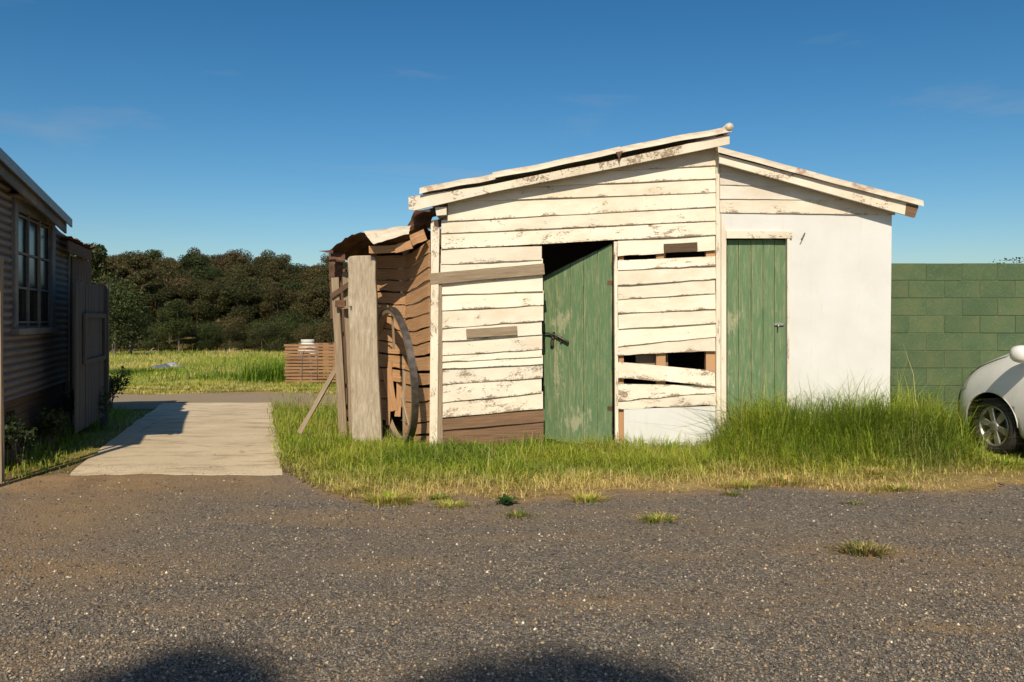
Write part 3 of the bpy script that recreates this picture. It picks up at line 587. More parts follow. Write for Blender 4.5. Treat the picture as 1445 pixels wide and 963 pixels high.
# posts that carry the open end
def post(p, q, w, t, m, n=5, wob=.006): return beam('post', p, q, w, t, M[m], shed, up=(0, 1, 0), n=n, wob=wob)
post(P(486, 640, 9.75), P(473, 392, 9.75), .085, .07, 'grey_wood'); post(P(499, 640, 9.80), P(489, 384, 9.80), .07, .06, 'grey_wood')
post(P(474, 450, 9.86), P(471, 365, 9.86), .10, .08, 'dark_wood'); post(P(487, 640, 11.4), P(484, 380, 11.4), .09, .09, 'dark_wood')
beam('brace', P(467, 419, 9.70), P(493, 401, 9.70), .03, .055, M['dark_wood'], shed); beam('cross_rail', P(480, 434.5, 9.68), P(499, 433.5, 9.62), .03, .03, M['grey_wood'], shed)
bx('rusty_bracket', tuple(P(474, 434, 9.69)), tuple(P(487, 424, 9.64)), M['rust_iron'], shed)
for y in (472, 545, 575, 592): beam('cross_rail', P(476, y, 9.84), P(504, y-1, 9.86), .03, .05, M['dark_wood'], shed)
bx('lean_to_back_wall', (-2.35, 11.9, -.3), (-1.76, 11.94, 1.95), M['dark_wood'], shed)
bx('inner_side_wall', (-1.75, YF+1.0, -.3), (-1.71, YF+3.34, 2.2), M['dark_wood'], shed)

# ------------------------------------------------------------------ slab post, leaning pole, wheel
sp_ = P(513, 625, 9.42); slab = thing('slab_post', 'wide weathered grey timber slab standing upright beside the cart wheel', 'post', (sp_.x, sp_.y, gzs(sp_.x, sp_.y)))
out = [(490, 366), (493, 362), (500, 361), (522, 360.5), (529, 363), (530, 370), (529.5, 395), (531.5, 420), (532, 470), (534, 530), (538, 600), (539, 640), (497, 640), (495, 560), (493, 480), (490.5, 420), (491.5, 390)]
nS = len(out); v = []; f = []
for x, y in out: v.append(P(x, y, 9.40))
for x, y in out: v.append(P(x, y, 9.40)+Vector((0, .10, 0)))
f = [tuple(range(nS)), tuple(range(2*nS-1, nS-1, -1))]+[(i, (i+1) % nS, nS+(i+1) % nS, nS+i) for i in range(nS)]
o = mk('slab', v, f, M['slab_wood'], slab); bevel(o, .012, 2)
for i, (x, y) in enumerate(((497, 433), (533, 433))): tube('bolt', [P(x, y, 9.43), P(x+(4 if i else -3), y, 9.36)], .008, M['steel'], slab, 6)
pl = beam('leaning_pole', P(422, 612, 9.55), P(478, 514, 9.85), .05, .045, M['grey_wood'], up=(0, 1, 0), n=4, wob=.004); tag(pl, 'thin grey timber prop leaning against the open end of the lean-to', 'pole')
wc = P(558, 530, 9.52); RW = .76
wh = thing('cart_wheel', 'old iron-tyred cart wheel without hub leaning between the slab and brown boards', 'wheel', (wc.x, wc.y, gzs(wc.x, wc.y)))
wd = Vector((-.385, .923, 0)); wu = Vector((-.10, 0, 1)).normalized(); wd = (wd-wu*wd.dot(wu)).normalized(); wx = wd.cross(wu)
def ringm(name, r0, r1, t, m, seg=48, gap=()):
    v = []; f = []
    for i in range(seg):
        a = 2*math.pi*i/seg; e = wd*math.cos(a)+wu*math.sin(a)
        for r, s in ((r0, -1), (r1, -1), (r1, 1), (r0, 1)): v.append(wc+e*r+wx*(s*t/2))
    for i in range(seg):
        if i in gap: continue
        j = (i+1) % seg
        for k in range(4): f.append((4*i+k, 4*i+(k+1) % 4, 4*j+(k+1) % 4, 4*j+k))
    return mk(name, v, f, m, wh)
ringm('rim', RW-.055, RW-.004, .058, M['grey_wood']); ringm('tyre', RW-.004, RW+.010, .072, M['steel'])
for a in (100, 236): e = wd*math.cos(R(a))+wu*math.sin(R(a)); beam('spoke', wc+e*.30, wc+e*(RW-.05), .024, .02, M['grey_wood'], wh, up=tuple(wx), n=2, wob=.003)

# ------------------------------------------------------------------ green block wall
YW = YF+.28; x0 = P(1257, 0, YW).x; ztop = P(0, 371.5, YW).z
bw = thing('block_wall', 'green painted concrete block wall behind the white car', 'wall', (x0+3, YW, -.2))
bx('mortar', (x0, YW+.007, ztop-2.4), (x0+6.4, YW+.12, ztop-.004), M['mortar'], bw)
def blockmesh(w):
    v, f = boxm((0, 0, 0), (w, .10, .1895)); me = bpy.data.meshes.new('block'); me.from_pydata(v, [], f)
    me.materials.append(M['block']); bm = bmesh.new(); bm.from_mesh(me); bmesh.ops.recalc_face_normals(bm, faces=bm.faces)
    bmesh.ops.bevel(bm, geom=bm.edges[:], offset=.003, segments=1, affect='EDGES'); bm.to_mesh(me); bm.free(); return me
full, half = blockmesh(.391), blockmesh(.192)
for r in range(11):
    x = x0
    if r % 2: items = [half]+[full]*15
    else: items = [full]*16
    for me in items:
        w = .398 if me is full else .199
        o = link(bpy.data.objects.new('block', me), bw); o.location = Vector((x+.0035, YW+random.uniform(-.0025, .0025), ztop-.193-.196*r+(random.uniform(-.004, .003) if r == 0 else 0)))-bw.location; x += w

# ------------------------------------------------------------------ white car
cf = Vector((-.26, .966, 0)).normalized(); cl = Vector((-cf.y, cf.x, 0)); wheel_w = P(1400, 600, 8.95); wheel_w.z = 0
corg = wheel_w-cf*1.23-cl*.79; CG = -.185
car = thing('parked_car', 'white hatchback parked nose-in before the green block wall', 'car', (corg.x, corg.y, CG), math.atan2(cf.y, cf.x))
ST = [(1.93, .30, .28, .50, .56), (1.90, .24, .54, .56, .63), (1.82, .20, .685, .62, .70), (1.66, .19, .785, .70, .785), (1.45, .185, .80, .765, .85), (1.23, .18, .83, .815, .905), (1.0, .18, .838, .86, .955), (.80, .18, .84, .89, .99),
      (.4, .18, .845, .915, 1.0), (-.2, .18, .845, .93, 1.0), (-.8, .18, .845, .94, 1.0), (-1.25, .18, .835, .95, 1.0), (-1.6, .22, .80, .95, 1.0), (-1.80, .27, .73, .93, .98), (-1.88, .33, .62, .88, .93)]
v = []; f = []; NP = 18
for x, zb, w, zs, zt in ST:
    kx = min(max((x-.4)/.55, 0), 1); zs = .3+(zs-.3)*1.12; zt = .3+(zt-.3)*(1.13+.24*kx)
    h = [(0, zb), (w-.12, zb), (w-.04, zb+.06), (w-.005, zb+(zs-zb)*.3), (w, zb+(zs-zb)*.55), (w-.012, zb+(zs-zb)*.8), (w-.045, zs), (w-.16, zs+(zt-zs)*.62), (w*.5, zs+(zt-zs)*.93), (0, zt)]
    v += [(x, y, z) for y, z in h]+[(x, -y, z) for y, z in h[-2:0:-1]]
for i in range(len(ST)-1):
    for k in range(NP): f.append((i*NP+k, i*NP+(k+1) % NP, i*NP+NP+(k+1) % NP, i*NP+NP+k))
f += [tuple(range(NP)), tuple(range((len(ST)-1)*NP, len(ST)*NP))]
body = mk('body', v, f, M['car'], car, smooth=True, local=True)
md = body.modifiers.new('s', 'SUBSURF'); md.levels = md.render_levels = 2
cuts = []
for x in (1.23, -1.23):
    for s in (1, -1):
        vv = []; n = 36
        for k in range(n): a = 2*math.pi*k/n; vv += [(x+0.36*math.cos(a), s*.50, .30+0.36*math.sin(a)), (x+0.36*math.cos(a), s*1.0, .30+0.36*math.sin(a))]
        ff = [(2*k, 2*k+1, (2*k+3) % (2*n), (2*k+2) % (2*n)) for k in range(n)]+[tuple(range(0, 2*n, 2)), tuple(range(1, 2*n, 2))]
        c_ = mk('cutter', vv, ff, M['black'], car, local=True); cuts.append(c_); m_ = body.modifiers.new('b', 'BOOLEAN'); m_.object = c_; m_.operation = 'DIFFERENCE'; m_.solver = 'EXACT'
bpy.context.view_layer.update()
dg = bpy.context.evaluated_depsgraph_get(); me = bpy.data.meshes.new_from_object(body.evaluated_get(dg)); body.modifiers.clear(); body.data = me
for c_ in cuts: bpy.data.objects.remove(c_)
bm = bmesh.new(); bm.from_mesh(me)                 # black inside the wheel arches
if len(me.materials) < 2: me.materials.append(M['black'])
bk = [i for i, m_ in enumerate(me.materials) if m_ and m_.name.startswith('black')][0]
for fc in bm.faces:
    c = fc.calc_center_median()
    for x in (1.23, -1.23):
        r = math.hypot(c.x-x, c.z-.30)
        if (abs(abs(c.y)-.5) < .01 and r < .42) or (abs(r-.36) < .008 and .49 < abs(c.y) and fc.normal.dot(Vector((c.x-x, 0, c.z-.3)).normalized()) < -.8): fc.material_index = bk; fc.smooth = False
bm.to_mesh(me); bm.free()
# a raised lip round the near arches, sill line
for x in (1.23, -1.23):
    for s in (1, -1):
        tube('arch_lip', [(x+.366*math.cos(R(a)), s*(.832-.035*max(0, math.cos(R(a)))*(1 if x > 0 else -.5)-.03*max(0, -math.sin(R(a)))-(.012 if a > 60 and a < 120 else 0)), .30+.366*math.sin(R(a))) for a in range(15, 176, 10)], .006, M['car'], car, 6, local=True)
def subset(name, test, off, m):
    bm = bmesh.new(); bm.from_mesh(body.data); bmesh.ops.delete(bm, geom=[q for q in bm.faces if not test(q.calc_center_median(), q.normal)], context='FACES')
    for q in bm.verts: q.co += q.normal*off
    n = bpy.data.meshes.new(name); bm.to_mesh(n); bm.free(); n.materials.clear(); n.materials.append(m)
    for pg in n.polygons: pg.material_index = 0
    n.shade_smooth(); return link(bpy.data.objects.new(name, n), car)
for s in (1, -1):
    subset('door', lambda c, n, s=s: -.42 < c.x < .62 and .30 < c.z < .95 and c.y*s > .7, .004, M['car'])
    subset('headlight', lambda c, n, s=s: 1.62 < c.x < 1.88 and .60+(1.86-c.x)*.30 < c.z < .72+(1.86-c.x)*.42 and c.y*s > .50, .004, M['lamp_glass'])
subset('bonnet', lambda c, n: .86 < c.x < 1.78 and abs(c.y) < .62 and n.z > .5, .009, M['car'])
# glasshouse
GS = [(.86, .70, .98, .60, .985), (.55, .72, .99, .60, 1.20), (.15, .73, .99, .585, 1.44), (-.3, .735, .99, .58, 1.50), (-.9, .73, .99, .57, 1.49), (-1.4, .71, .99, .55, 1.43), (-1.78, .66, .97, .52, 1.05)]
v = []; f = []
GS = [(a, b, c+.09, d, e+.09) for a, b, c, d, e in GS]
for x, w0, z0, w1, z1 in GS: v += [(x, w0, z0-.05), (x, (w0+w1)/2+.03, (z0+z1)/2), (x, w1, z1-.02), (x, w1*.5, z1+.012), (x, -w1*.5, z1+.012), (x, -w1, z1-.02), (x, -(w0+w1)/2-.03, (z0+z1)/2), (x, -w0, z0-.05)]
for i in range(len(GS)-1):
    for k in range(7): a = 8*i+k; f.append((a, a+1, a+9, a+8))
f += [tuple(range(8)), tuple(range(8*len(GS)-8, 8*len(GS)))]
gh = mk('windows', v, f, M['glass'], car, smooth=True, local=True)
rv = []; rf = []
for x, w0, z0, w1, z1 in GS[2:6]: rv += [(x, w1+.015, z1-.03), (x, w1*.97, z1+.005), (x, w1*.5, z1+.026), (x, -w1*.5, z1+.026), (x, -w1*.97, z1+.005), (x, -w1-.015, z1-.03)]
for i in range(3):
    for k in range(5): a = 6*i+k; rf.append((a, a+1, a+7, a+6))
mk('roof', rv, rf, M['car'], car, smooth=True, local=True)
for s in (1, -1):
    tube('windscreen_pillar', [(.90, s*.72, 1.05), (.55, s*.685, 1.29), (.15, s*.60, 1.52)], .028, M['car'], car, 8, local=True)
    tube('rear_pillar', [(-1.4, s*.565, 1.51), (-1.6, s*.65, 1.29), (-1.76, s*.69, 1.06)], .05, M['car'], car, 8, local=True)
    tube('middle_pillar', [(-.45, s*.75, 1.07), (-.45, s*.60, 1.57)], .03, M['black'], car, 8, local=True)
    v = []; f = []; c0 = Vector((.70, s*.93, 1.085))
    for i in range(9):
        th = math.pi*i/8
        for k in range(14):
            a = 2*math.pi*k/14; sx = abs(math.cos(a))**.7*math.copysign(1, math.cos(a)); sz = abs(math.sin(a))**.7*math.copysign(1, math.sin(a))
            rr_ = math.sin(th)**.6 if 0 < i < 8 else .02
            v.append(c0+Vector((.10*math.cos(th), s*.125*rr_*sx, .09*rr_*sz)))
    for i in range(8):
        for k in range(14): f.append((14*i+k, 14*i+(k+1) % 14, 14*i+14+(k+1) % 14, 14*i+14+k))
    mi = mk('door_mirror', v, f, M['car'], car, smooth=True, local=True)
    tube('mirror_arm', [(.72, s*.73, 1.0), (.70, s*.84, 1.03)], .035, M['black'], mi, 8, local=True)
    prism_v = [(.86, s*.738, .985), (.52, s*.742, .985), (.55, s*.70, 1.16)]
def wheel(x, s, steer):
    w = link(bpy.data.objects.new('wheel', None), car)
    w.location = (x, s*.79, .302); w.rotation_euler = (0, 0, steer)
    prof = [(-.10, .20), (-.10, .27), (-.085, .295), (-.03, .302), (.03, .302), (-.0+.06, .298), (.078, .28), (.08, .235), (.062, .212), (-.09, .205)]
    def lathe(name, prof, m, seg=40, cap=False):
        v = []; f = []
        for i in range(seg):
            a = 2*math.pi*i/seg; v += [(r*math.cos(a), s*(y-.075), r*math.sin(a)) for y, r in prof]
        k = len(prof)
        for i in range(seg):
            j = (i+1) % seg
            for q in range(k if not cap else k-1): f.append((i*k+q, i*k+(q+1) % k, j*k+(q+1) % k, j*k+q))
        return mk(name, v, f, m, w, smooth=True, local=True)
    lathe('tyre', prof, M['tyre']); lathe('rim', [(.060, .213), (.066, .205), (.060, .192), (.02, .186), (-.09, .19), (-.09, .20), (.02, .205)], M['alloy'])
    lathe('brake_disc', [(-.01, .001), (-.01, .14), (-.03, .14), (-.03, .001)], M['steel'])
    for k in range(6):
        a = 2*math.pi*k/6+.25; e = Vector((math.cos(a), 0, math.sin(a))); t = Vector((-math.sin(a), 0, math.cos(a)))
        q = [(e*.03+t*.026, .052), (e*.03-t*.026, .052), (e*.194-t*.040, .060), (e*.194+t*.040, .060)]
        vv = [p+Vector((0, s*(y-.075), 0)) for p, y in q]+[p+Vector((0, s*(y-.10), 0)) for p, y in q]
        o = mk('spoke', vv, [(0, 1, 2, 3), (7, 6, 5, 4), (0, 4, 5, 1), (1, 5, 6, 2), (2, 6, 7, 3), (3, 7, 4, 0)], M['alloy'], w, local=True); bevel(o, .006)
    lathe('hub_cap', [(.045, .06), (.060, .055), (.066, .03), (.066, .001)], M['alloy'], 20, True)
for x in (1.23, -1.23):
    for s in (1, -1): wheel(x, s, R(-4) if x > 0 else 0)
# wheels are groups of tyre, rim and spokes under the car
bx('number_plate', (-1.905, -.19, .55), (-1.895, .19, .66), M['plastic'], car, local=True)
for s in (1, -1): bx('tail_light', (-1.87, s*.60-.06, .70), (-1.80, s*.60+.06, .90), M['rust_iron'], car, .01, local=True)

# ------------------------------------------------------------------ house on the left
HD = Vector((-.2874, .9578, 0)); HN = Vector((.9578, .2874, 0))       # along its wall, and out of it
HC = 2.42
def H(Y, z, out=0, c=None): X = -(HC if c is None else c)-.3*Y; return Vector((X, Y, z))+HN*out
def Hx(x, c=None): k = (CX-x)/F; return (HC if c is None else c)/(k-.3)     # photo column -> depth on the wall
house = thing('iron_clad_house', 'shaded house clad in horizontal corrugated iron with a many-paned window', 'house', tuple(H(8, -.18)))
Y0h, Y1h = 7.85, Hx(94)
def roofz(Y): return 2.90+(Y-5.18)*(2.405-2.90)/(10.08-5.18)
WY0, WY1, WZ0, WZ1 = Hx(19), Hx(68), 1.19, 2.33
def cladding(ya, yb, z0, z1):
    k = 10; rows = int(round((z1-z0)/.076*8)); v = []; uv = []; f = []
    for i in range(k+1):
        Yq = ya+(yb-ya)*i/k; cap = roofz(Yq)-.05
        for q in range(rows+1):
            z = min(z0+(z1-z0)*q/rows, cap); ph = (z-.46)/.076
            v.append(H(Yq, z, .010*math.cos(2*math.pi*ph)+.012+.003*mnoise.noise(Vector((Yq*2, z*2, 5))))); uv.append((Yq, ph % 1.0 if ph % 1.0 < .5 else 1-(ph % 1.0)))
    for i in range(k):
        for q in range(rows): a = i*(rows+1)+q; f.append((a, a+1, a+rows+2, a+rows+1))
    mk('cladding_sheet', v, f, M['cladding'], house, uv, smooth=True)
ym = (Y0h+WY0)/2
for z0 in (.46, 1.144, 1.828):
    z1 = z0+.684+.012
    if z0 < 1.0:
        for ya, yb in ((Y0h, ym), (ym, WY0+.6), (WY0+.6, Y1h)): cladding(ya, yb, z0, z1)
    else:
        cladding(Y0h, ym, z0, z1); cladding(ym, WY0, z0, z1); cladding(WY1, Y1h, z0, z1)
cladding(Y0h, WY0, 2.512, 2.88); cladding(WY0, WY1, 2.33, 2.88); cladding(WY0, WY1, 1.144, 1.19)
def hp_(name, pts, d, m, parent=house): return prism(name, pts, d, m, parent)
def hbox(name, ya, yb, za, zb, o0, o1, m, parent=house):
    return prism(name, [H(ya, za, o0), H(yb, za, o0), H(yb, zb, o0), H(ya, zb, o0)], HN*(o1-o0), m, parent)
hp_('wall_lining', [H(Y0h, -.2, -.09), H(Y1h, -.2, -.09), H(Y1h, roofz(Y1h)-.07, -.09), H(Y0h, roofz(Y0h)-.07, -.09)], HN*.05, M['footing'])
for q in range(8): hbox('base_board', Y0h, Y1h, -.26+q*.09, -.175+q*.09, -.03, -.01-random.uniform(0, .005), M['dark_wood'])
hbox('corner_post', Y1h-.05, Y1h+.03, -.25, roofz(Y1h)-.08, -.02, .034, M['trim_blue'])
win = hbox('window', WY0, WY1, WZ0, WZ1, -.012, -.004, M['glass'])
for ya, yb, za, zb in ((WY0-.11, WY0, WZ0-.04, WZ1+.11), (WY1, WY1+.15, WZ0-.04, WZ1+.11), (WY0, WY1, WZ1, WZ1+.11)): hbox('frame', ya, yb, za, zb, -.01, .045, M['trim_blue'], win)
hbox('sill', WY0-.15, WY1+.18, WZ0-.10, WZ0-.04, -.01, .09, M['trim_blue'], win); hbox('hood', WY0-.18, WY1+.2, WZ1+.115, WZ1+.14, -.01, .10, M['trim_blue'], win)
for t in (0, 1/3, 2/3, 1): yq = WY0+(WY1-WY0)*t; hbox('mullion', yq-.018 if t else yq, yq+.018 if t < 1 else yq, WZ0-.035, WZ1-.002, .0, .026, M['trim_blue'], win)
for t in (.02, .33, .64, .97): zm = WZ0+(WZ1-WZ0)*t; hbox('glazing_bar', WY0+.005, WY1-.005, zm-.011, zm+.011, .002, .020, M['trim_blue'], win)
# the roof falls away from the camera; its nearest part is stepped in
RE = Hx(95, 2.42-.18)
v = []; f = []; nn = 60; ks = [6.15, 6.5, 7.05, 7.06]+[7.06+(RE-7.06)*q/6 for q in range(1, 7)]
for Yq in ks:
    e0 = .19 if Yq > 7.055 else -.19
    for j in range(nn+1): d = e0-j*.08; w = .010*math.cos(j*math.pi/2); v.append(H(Yq, roofz(Yq)+w, d))
for i in range(len(ks)-1):
    for j in range(nn): a = i*(nn+1)+j; f.append((a, a+1, a+nn+2, a+nn+1))
mk('roof_sheet', v, f, M['galv'], house, smooth=True)
beam('verandah_post', H(6.3, -.25, -.25), H(6.3, roofz(6.3)-.02, -.25), .09, .09, M['trim_blue'], house); beam('verandah_beam', H(6.25, roofz(6.25)-.08, -.25), H(7.8, roofz(7.8)-.08, -.25), .06, .1, M['trim_blue'], house)
prism('barge_cap', [H(7.06, roofz(7.06)-.07, .195), H(RE+.03, roofz(RE)-.07, .195), H(RE+.03, roofz(RE)+.025, .195), H(7.06, roofz(7.06)+.025, .195)], HN*.016, M['galv'], house)
prism('barge_board', [H(7.1, roofz(7.1)-.15, .14), H(RE-.03, roofz(RE)-.15, .14), H(RE-.03, roofz(RE)-.02, .14), H(7.1, roofz(7.1)-.02, .14)], HN*.022, M['trim_blue'], house)
prism('soffit', [H(7.1, roofz(7.1)-.05, .03), H(RE-.03, roofz(RE)-.05, .03), H(RE-.03, roofz(RE)-.05, .139), H(7.1, roofz(7.1)-.05, .139)], (0, 0, .012), M['trim_blue'], house)
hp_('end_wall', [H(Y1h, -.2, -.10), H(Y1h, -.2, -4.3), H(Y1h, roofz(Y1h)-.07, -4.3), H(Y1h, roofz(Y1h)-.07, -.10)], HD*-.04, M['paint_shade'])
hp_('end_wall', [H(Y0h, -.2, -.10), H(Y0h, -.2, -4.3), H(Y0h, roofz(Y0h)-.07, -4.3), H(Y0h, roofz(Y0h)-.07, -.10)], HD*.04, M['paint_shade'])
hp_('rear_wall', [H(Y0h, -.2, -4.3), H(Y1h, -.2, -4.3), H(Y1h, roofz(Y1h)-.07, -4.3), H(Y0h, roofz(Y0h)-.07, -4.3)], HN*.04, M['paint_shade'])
# lean-to behind the house with its broken iron roof
def H2(Y, z, out=0): return H(Y, z, out, 2.36)
L0, L1 = Y1h+.06, 12.15
ol = thing('rear_lean_to', 'dark plank lean-to with a ragged iron roof edge behind the house', 'shed', tuple(H2(L0+.5, -.2)))
npk = 7
for k in range(npk):
    w_ = (L1-L0)/npk; ya = L0+k*w_; prism('wall_plank', [H2(ya, -.25), H2(ya+w_*.95, -.25), H2(ya+w_*.95, 2.06+random.uniform(-.02, .02)), H2(ya, 2.06+random.uniform(-.02, .02))], HN*-(.022+random.uniform(0, .006)), M['dark_wood'], ol)
v = []; f = []
for i in range(33):
    Yq = 10.25+i*.0475
    for j in range(12): d = .13-j*.2; v.append(H2(Yq, 2.235-.006*i/33+.008*math.cos(i*math.pi/1.5)-.02*(i > 30)-.02*j*.2+(random.uniform(-.016, .016) if j == 0 else 0), d+(random.uniform(-.04, .02) if j == 0 else 0)))
for i in range(32):
    for j in range(11): a = i*12+j; f.append((a, a+1, a+13, a+12))
mk('roof_sheet', v, f, M['rust_iron'], ol)
prism('fascia_board', [H2(10.3, 2.06, .05), H2(11.75, 2.05, .05), H2(11.75, 2.19, .05), H2(10.3, 2.20, .05)], HN*.022, M['dark_wood'], ol)
prism('back_wall', [H2(L1, -.25, -.03), H2(L1, -.25, -2.2), H2(L1, 2.1, -2.2), H2(L1, 2.1, -.03)], HD*-.03, M['dark_wood'], ol)
# grey paling gate
def H3(Y, z, out=0): return H(Y, z, out, 2.02)
G0, G1 = Hx(105, 2.02), Hx(145, 2.02)
gt = thing('paling_gate', 'tall grey timber gate of upright palings in shade beside the house', 'gate', tuple(H3((G0+G1)/2, -.18)))
npg = 10
for k in range(npg):
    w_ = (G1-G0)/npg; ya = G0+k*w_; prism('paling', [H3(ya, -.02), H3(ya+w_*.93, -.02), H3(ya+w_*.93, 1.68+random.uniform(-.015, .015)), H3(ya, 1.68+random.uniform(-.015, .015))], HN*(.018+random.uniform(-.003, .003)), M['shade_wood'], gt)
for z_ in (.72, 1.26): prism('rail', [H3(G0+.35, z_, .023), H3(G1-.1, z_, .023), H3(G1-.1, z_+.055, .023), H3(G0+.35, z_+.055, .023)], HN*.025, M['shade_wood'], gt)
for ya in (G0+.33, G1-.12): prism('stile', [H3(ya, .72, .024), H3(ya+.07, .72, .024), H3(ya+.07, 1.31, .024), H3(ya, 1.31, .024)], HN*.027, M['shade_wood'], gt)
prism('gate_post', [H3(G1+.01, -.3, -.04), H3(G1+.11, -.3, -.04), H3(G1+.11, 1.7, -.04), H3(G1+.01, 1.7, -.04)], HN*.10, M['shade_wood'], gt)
fp = beam('fence_post', P(1, 686, 7.55), P(-1, 362, 7.55), .042, .042, M['grey_wood'], n=4, wob=.004); tag(fp, 'slim grey post in the weeds at the very left of the photo', 'post')

# ------------------------------------------------------------------ things in the field
cy = 18.6; c0 = P(402, 0, cy).x; cw = 1.55; cz = gzs(c0+.5, cy); ch = P(0, 485, cy).z-cz
cr_ = thing('slatted_crate', 'large crate of horizontal timber slats at the edge of the field', 'crate', (c0+cw/2, cy, cz))
ns = 12
for i in range(ns):
    z0 = cz+.06+(ch-.06)*i/ns
    beam('slat', (c0+random.uniform(-.02, .02), cy, z0+.03), (c0+cw, cy, z0+.03+random.uniform(-.01, .01)), .022, (ch-.06)/ns*.68, M['crate_wood'], cr_, n=5, wob=.005)
    beam('slat', (c0, cy+1.1, z0+.03), (c0+cw, cy+1.1, z0+.03), .022, (ch-.06)/ns*.66, M['crate_wood'], cr_, n=2)
    beam('slat', (c0+.02, cy+.03, z0+.03), (c0+.02, cy+1.07, z0+.03), .022, (ch-.06)/ns*.66, M['crate_wood'], cr_, n=2)
    beam('slat', (c0+cw-.02, cy+.03, z0+.03), (c0+cw-.02, cy+1.07, z0+.03), .022, (ch-.06)/ns*.66, M['crate_wood'], cr_, n=2)
for x_ in (c0+.20, c0+cw/2, c0+cw-.1):
    for y_ in (cy+.045, cy+1.05): beam('upright', (x_, y_, cz-.02), (x_, y_, cz+ch-.01), .08, .06, M['dark_wood'], cr_, up=(0, 1, 0))
hx = P(437, 0, cy-.03).x
wr = tube('wire_hoop', [(hx-.17, cy-.03, cz+.12), (hx-.17, cy-.03, cz+.62), (hx-.13, cy-.03, cz+.76), (hx-.05, cy-.03, cz+.83), (hx+.05, cy-.03, cz+.83), (hx+.13, cy-.03, cz+.76), (hx+.17, cy-.03, cz+.62), (hx+.17, cy-.03, cz+.12)], .0045, M['galv'], None, 6)
tag(wr, 'thin pale wire hoop hanging on the front of the slatted crate', 'wire')
dx_ = P(435, 0, cy+.5).x
for r_, z0, z1 in ((.17, ch-.35, ch+.005),):
    dr = thing('white_drum', 'white plastic drum with its lid showing above the slatted crate', 'drum', (dx_, cy+.45, cz))
    n = 20; v = []; f = []
    pr = [(.20, .02), (.22, .06), (.22, ch-.12), (.15, ch-.02), (.13, ch+.02)]
    for r, z in pr: v += [(r*math.cos(2*math.pi*k/n), r*math.sin(2*math.pi*k/n), z) for k in range(n)]
    for q in range(len(pr)-1): f += [(q*n+k, q*n+(k+1) % n, q*n+n+(k+1) % n, q*n+n+k) for k in range(n)]
    f += [tuple(range(n-1, -1, -1)), tuple(range((len(pr)-1)*n, len(pr)*n))]
    mk('drum_body', v, f, M['plastic'], dr, smooth=True, local=True)
    v = []; f = []
    for r, z in ((.145, ch+.02), (.15, ch+.03), (.15, ch+.065), (.14, ch+.075)): v += [(r*math.cos(2*math.pi*k/n), r*math.sin(2*math.pi*k/n), z) for k in range(n)]
    for q in range(3): f += [(q*n+k, q*n+(k+1) % n, q*n+n+(k+1) % n, q*n+n+k) for k in range(n)]
    f += [tuple(range(n-1, -1, -1)), tuple(range(3*n, 4*n))]; mk('lid', v, f, M['plastic'], dr, local=True)
def heap(name, x, y, w, d, h, m, label, seed):
    z0 = gzs(x, y); v = []; f = []; n = 16
    for i in range(n+1):
        for j in range(n+1):
            a = i/n*2-1; b = j/n*2-1; e = max(0, 1-(abs(a)**2.4+abs(b)**2.4)); zz = h*e**.6*(.62+.35*mnoise.noise(Vector((a*1.3, b*1.3, seed)))+.14*mnoise.noise(Vector((a*4, b*2, seed+3))))
            v.append((x+a*w/2*(1+.15*mnoise.noise(Vector((b*2, seed, 0)))), y+b*d/2, z0-.04+max(zz, 0)))
    for i in range(n):
        for j in range(n): q = i*(n+1)+j; f.append((q, q+1, q+n+2, q+n+1))
    return tag(mk(name, v, f, m, smooth=False), label, 'tarp')
YT = 30.5; heap('tarpaulin', P(228, 0, YT).x, YT, 1.0, .9, .42, M['tarp'], 'dark blue-grey crumpled tarpaulin heap in the field', 3.1)
heap('tarpaulin', P(249, 0, YT+.4).x, YT+.3, .95, .8, .46, M['tarp2'], 'pale blue-grey sheet heaped beside the darker tarpaulin', 8.7)
def debris(name, x, y, Y, n, L, label):
    p = P(x, y, Y); t = thing(name, label, 'branch', (p.x, Y, gzs(p.x, Y)))
    for i in range(n):
        a = random.uniform(0, 6.28); b = Vector((p.x+random.uniform(-.4, .4)*L, Y+random.uniform(-.3, .3), gzs(p.x, Y)+.02)); e = b+Vector((math.cos(a)*L*.6, math.sin(a)*.4, random.uniform(.02, .5)*L*.55))
        m_ = b.lerp(e, .5)+Vector((0, 0, random.uniform(-.05, .12)*L)); tube('branch', [b, m_, e], .04, M['grey_wood'], t, 5, taper=[.035*L**.5, .025*L**.5, .01])
debris('fallen_branches', 262, 520, 30, 6, .8, 'small pile of grey sticks beside the tarpaulin heaps'); debris('fallen_branches', 215, 498, 95, 7, 3.4, 'bleached fallen branches at the forest edge, left of the field')
debris('fallen_branches', 328, 497, 100, 14, 2.6, 'pile of dead brush at the forest edge in mid field')

